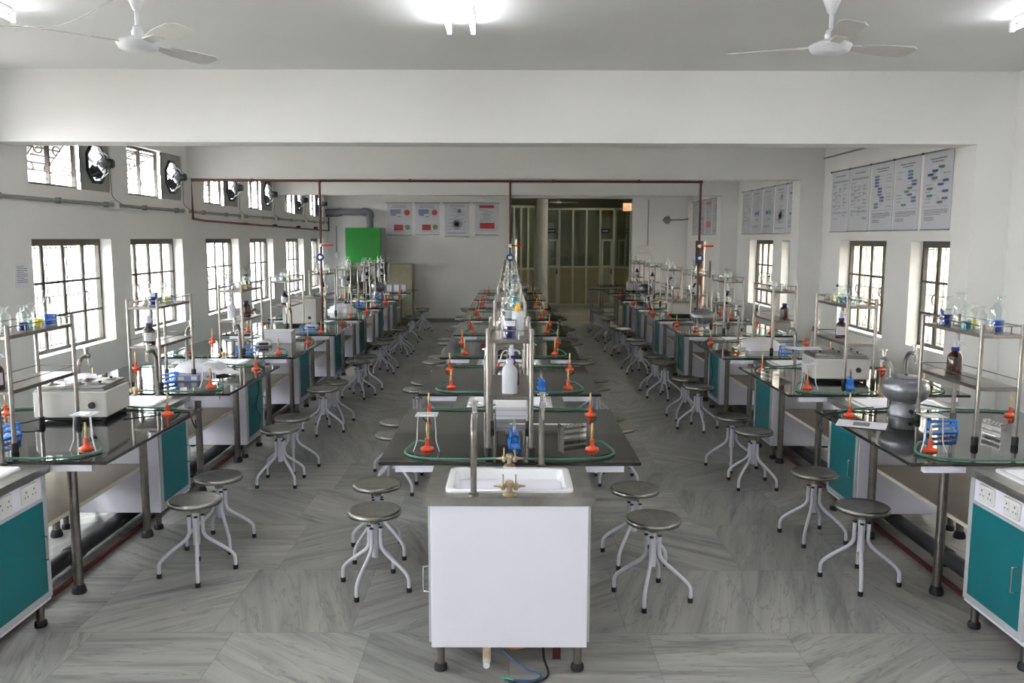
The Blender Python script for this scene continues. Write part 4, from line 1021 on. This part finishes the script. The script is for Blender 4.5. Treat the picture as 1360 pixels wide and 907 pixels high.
b = MB(); b.box(-.06, .06, .1, .2, .0045, .0052, 'ink'); b.build('print', o, smooth=False)
o = sheet(.21, .29, 8, .02); o.location = (2.68, 7.18, TZ + .245); o.rotation_euler = (0, 0, 1.4); tag(o, 'paper sheet resting on the water bath of the right row', 'paper')
for (x, y, s, row, i) in [(-2.82, 7.60, 1, 'left', 1), (2.72, 9.15, 2, 'right', 2), (-2.72, 13.66, 3, 'left', 4)]:
    o = cover_cloth(s, .18, .085 if s == 1 else .12); o.location = (x, y, TZ); tag(o, 'crumpled white sheet draped over an instrument on %s %s-row bench' % (ORD[i], row), 'dust cover', 'white covers over instruments')
o = sheet(.20, .24, 4, .03); o.location = (-2.46, 7.30, TZ); o.rotation_euler = (0, 0, .8); tag(o, 'open printed papers lying on the second left-row bench', 'paper')
proto('bal', balance).put((-2.72, 9.25, TZ), 'small white balance with round pan on the third left-row bench', 'balance', rz=.3)
proto('bal', balance).put((-2.60, 11.0, TZ), 'small white balance with round pan on the fourth left-row bench', 'balance', rz=.2)
proto('carton', paperbox).put((-2.66, 9.55, TZ), 'white cardboard carton at the far end of the third left-row bench', 'carton')
b = MB(); b.box(-.09, .09, 0, .05, 0, .05, 'plav', bev=.004); b.box(-.075, -.03, -.002, 0, .012, .04, 'label'); b.box(.03, .075, -.002, 0, .012, .04, 'label'); o = b.build('slide_box', smooth=False); o.location = (-2.70, 6.98, TZ); o.rotation_euler = (0, 0, .1); tag(o, 'small lavender box beside the blue rack on second left-row bench', 'box')
for k in range(3):
    b = MB(); b.box(-.07, .07, 0, .14, 0, .19, 'hoodgrey', bev=.008); b.box(-.05, .05, -.004, 0, .02, .16, 'paper'); o = b.build('grey_carton', smooth=False); o.location = (-2.68 + k * .155, 18.75, TZ); tag(o, 'grey upright box on the last left-row bench, %s from the left' % ORD[k], 'box', 'grey boxes at the far end of the left row')

# black cables trailing off the benches
def cable(pts, lab, m='cable', r=.0045, name='cable', grp=None):
    b = MB(); b.tube(curve(pts, 6), r, m, 6); return tag(b.build(name), lab, 'cable', grp)
cable([(-2.62, 5.62, TZ + .03), (-2.4, 5.66, TZ + .007), (-2.30, 5.75, TZ + .007), (-2.2, 5.72, TZ + .007), (-2.155, 5.6, TZ + .006), (-2.12, 5.55, .86), (-2.12, 5.6, .82), (-2.15, 5.66, .86)], 'black cable from the water bath looping over the left bench edge')
cable([(2.55, 5.80, TZ + .03), (2.4, 5.84, TZ + .007), (2.25, 5.75, TZ + .007), (2.165, 5.68, TZ + .007), (2.125, 5.66, .88), (2.13, 5.62, .80), (2.13, 5.7, .82), (2.16, 5.75, .86)], 'black cable from the centrifuge looping over the right bench edge')
cable([(-3.0, 5.33, TZ + .04), (-3.07, 5.25, TZ + .03), (-3.15, 5.22, TZ + .02), (-3.1, 5.12, TZ + .008), (-3.0, 5.08, TZ + .007)], 'short black cable curling behind the rack on the first left-row bench')
for i in range(2, 7):
    for s, row in ((-1, 'left'), (1, 'right')):
        X = ROWS[row]; y = Y0 + PER * i - .28; xf = X - s * .395
        if (i + (s > 0)) % 3 == 0: continue
        cable([(xf, y - .1, .80), (xf - s * .012, y - .02, .76), (xf - s * .012, y + .04, .62), (xf - s * .012, y - .07, .47), (xf - s * .012, y + .05, .34), (xf - s * .012, y - .02, .24)], 'black cable hanging over the teal door before the %s %s-row bench' % (ORD[i], row), grp='cables hanging over the teal doors')

# floor pipes under the side rows
for s, row in ((-1, 'left'), (1, 'right')):
    b = MB(); b.tube([(s * 2.82, 1.0, .07), (s * 2.82, 20.4, .07)], .05, 'darkpipe', 14)
    for k in range(9): b.tube([(s * 2.82, 3.2 + PER * k, .07), (s * 2.82, 3.32 + PER * k, .07)], .058, 'darkpipe', 14); b.box(s * 2.82 - .03, s * 2.82 + .03, 3.22 + PER * k, 3.3 + PER * k, 0, .03, 'darkpipe')
    tag(b.build('drain_pipe'), 'black drain pipe on the floor under the %s row of benches' % row, 'pipe', 'floor drain pipes')
    b = MB(); b.tube([(s * 2.68, 1.0, .019), (s * 2.68, 20.4, .019)], .017, 'redpipe', 10); tag(b.build('gas_pipe'), 'dark red gas pipe along the floor under the %s row of benches' % row, 'pipe', 'floor gas pipes')
b = MB(); b.tube([(0, 4.6, .07), (0, 20.4, .07)], .05, 'darkpipe', 14); tag(b.build('drain_pipe'), 'black drain pipe on the floor under the centre row of benches', 'pipe', 'floor drain pipes')

# bits under the front centre cabinet
b = MB(); b.tube([(-.11, 3.98, .16), (-.11, 3.98, .10)], .017, 'cpvc', 12); b.tube([(-.11, 3.98, .10), (-.11, 3.965, .06), (-.11, 3.90, .05)], .02, 'cpvc', 12); b.tube([(-.11, 3.90, .05), (-.11, 3.86, .046)], .016, 'label', 12); b.tube([(-.15, 3.98, .11), (-.07, 3.98, .11)], .007, 'cpvc', 8)
tag(b.build('pipe_stub'), 'cream plastic pipe stub with white end cap under front centre cabinet', 'pipe')
b = MB(); b.tube(curve([(-.06, 4.02, .13), (-.02, 4.0, .095), (.06, 4.0, .095), (.12, 4.02, .14)], 5), .03, 'orangepipe', 12); tag(b.build('conduit_hose'), 'orange conduit hanging beneath the front centre cabinet', 'pipe')
b = MB(); b.tube(curve([(.23, 4.0, .16), (.23, 3.98, .11), (.24, 3.97, .05)], 4), .015, 'redpipe', 8); b.box(.215, .255, 3.955, 3.975, .03, .12, 'redpipe'); tag(b.build('pipe_stub'), 'dark red pipe end hanging under the right of front centre cabinet', 'pipe')
cable([(.17, 4.0, .14), (.17, 3.92, .06), (.19, 3.85, .01), (.14, 3.78, .008), (.06, 3.76, .008), (.0, 3.79, .008)], 'black cable looped on the floor under the front centre cabinet', r=.006)
cable([(-.06, 3.98, .10), (.0, 3.93, .06), (.08, 3.88, .02), (.155, 3.84, .01), (.12, 3.79, .01), (.03, 3.785, .014), (-.02, 3.80, .008)], 'blue cable looped on the floor under the front centre cabinet', 'bluecable', .005)
cable([(.02, 3.775, .02), (-.01, 3.79, .022), (-.04, 3.80, .02)], 'green cable ends lying on the floor before front centre cabinet', 'greencable', .005)

# side tables in the far right corner (plain frames, no cabinet)
def side_table(loc, w_, d_, lab):
    root = empty('side_table', loc); b = MB(); b.box(-w_ / 2, w_ / 2, 0, d_, .875, .895, 'granite'); b.build('tabletop', root, smooth=False)
    for sx in (-1, 1):
        for y in (.08, d_ - .08): b = MB(); b.box(sx * (w_ / 2 - .1) - .02, sx * (w_ / 2 - .1) + .02, y - .02, y + .02, 0, .875, 'darksteel'); b.build('leg', root, smooth=False)
    b = MB(); b.box(-w_ / 2 + .1, w_ / 2 - .1, .07, .09, .3, .33, 'darksteel'); b.box(-w_ / 2 + .1, w_ / 2 - .1, .07, .09, .84, .875, 'darksteel'); b.build('cross_bar', root, smooth=False)
    return tag(root, lab, 'table', 'plain tables beyond the right row')
side_table((2.95, 21.75, 0), 1.3, .7, 'plain dark-topped table in the corridor opening, farther of two')
side_table((2.3, 20.3, 0), .8, .6, 'plain dark-topped table at the end of the right row, nearer of two')
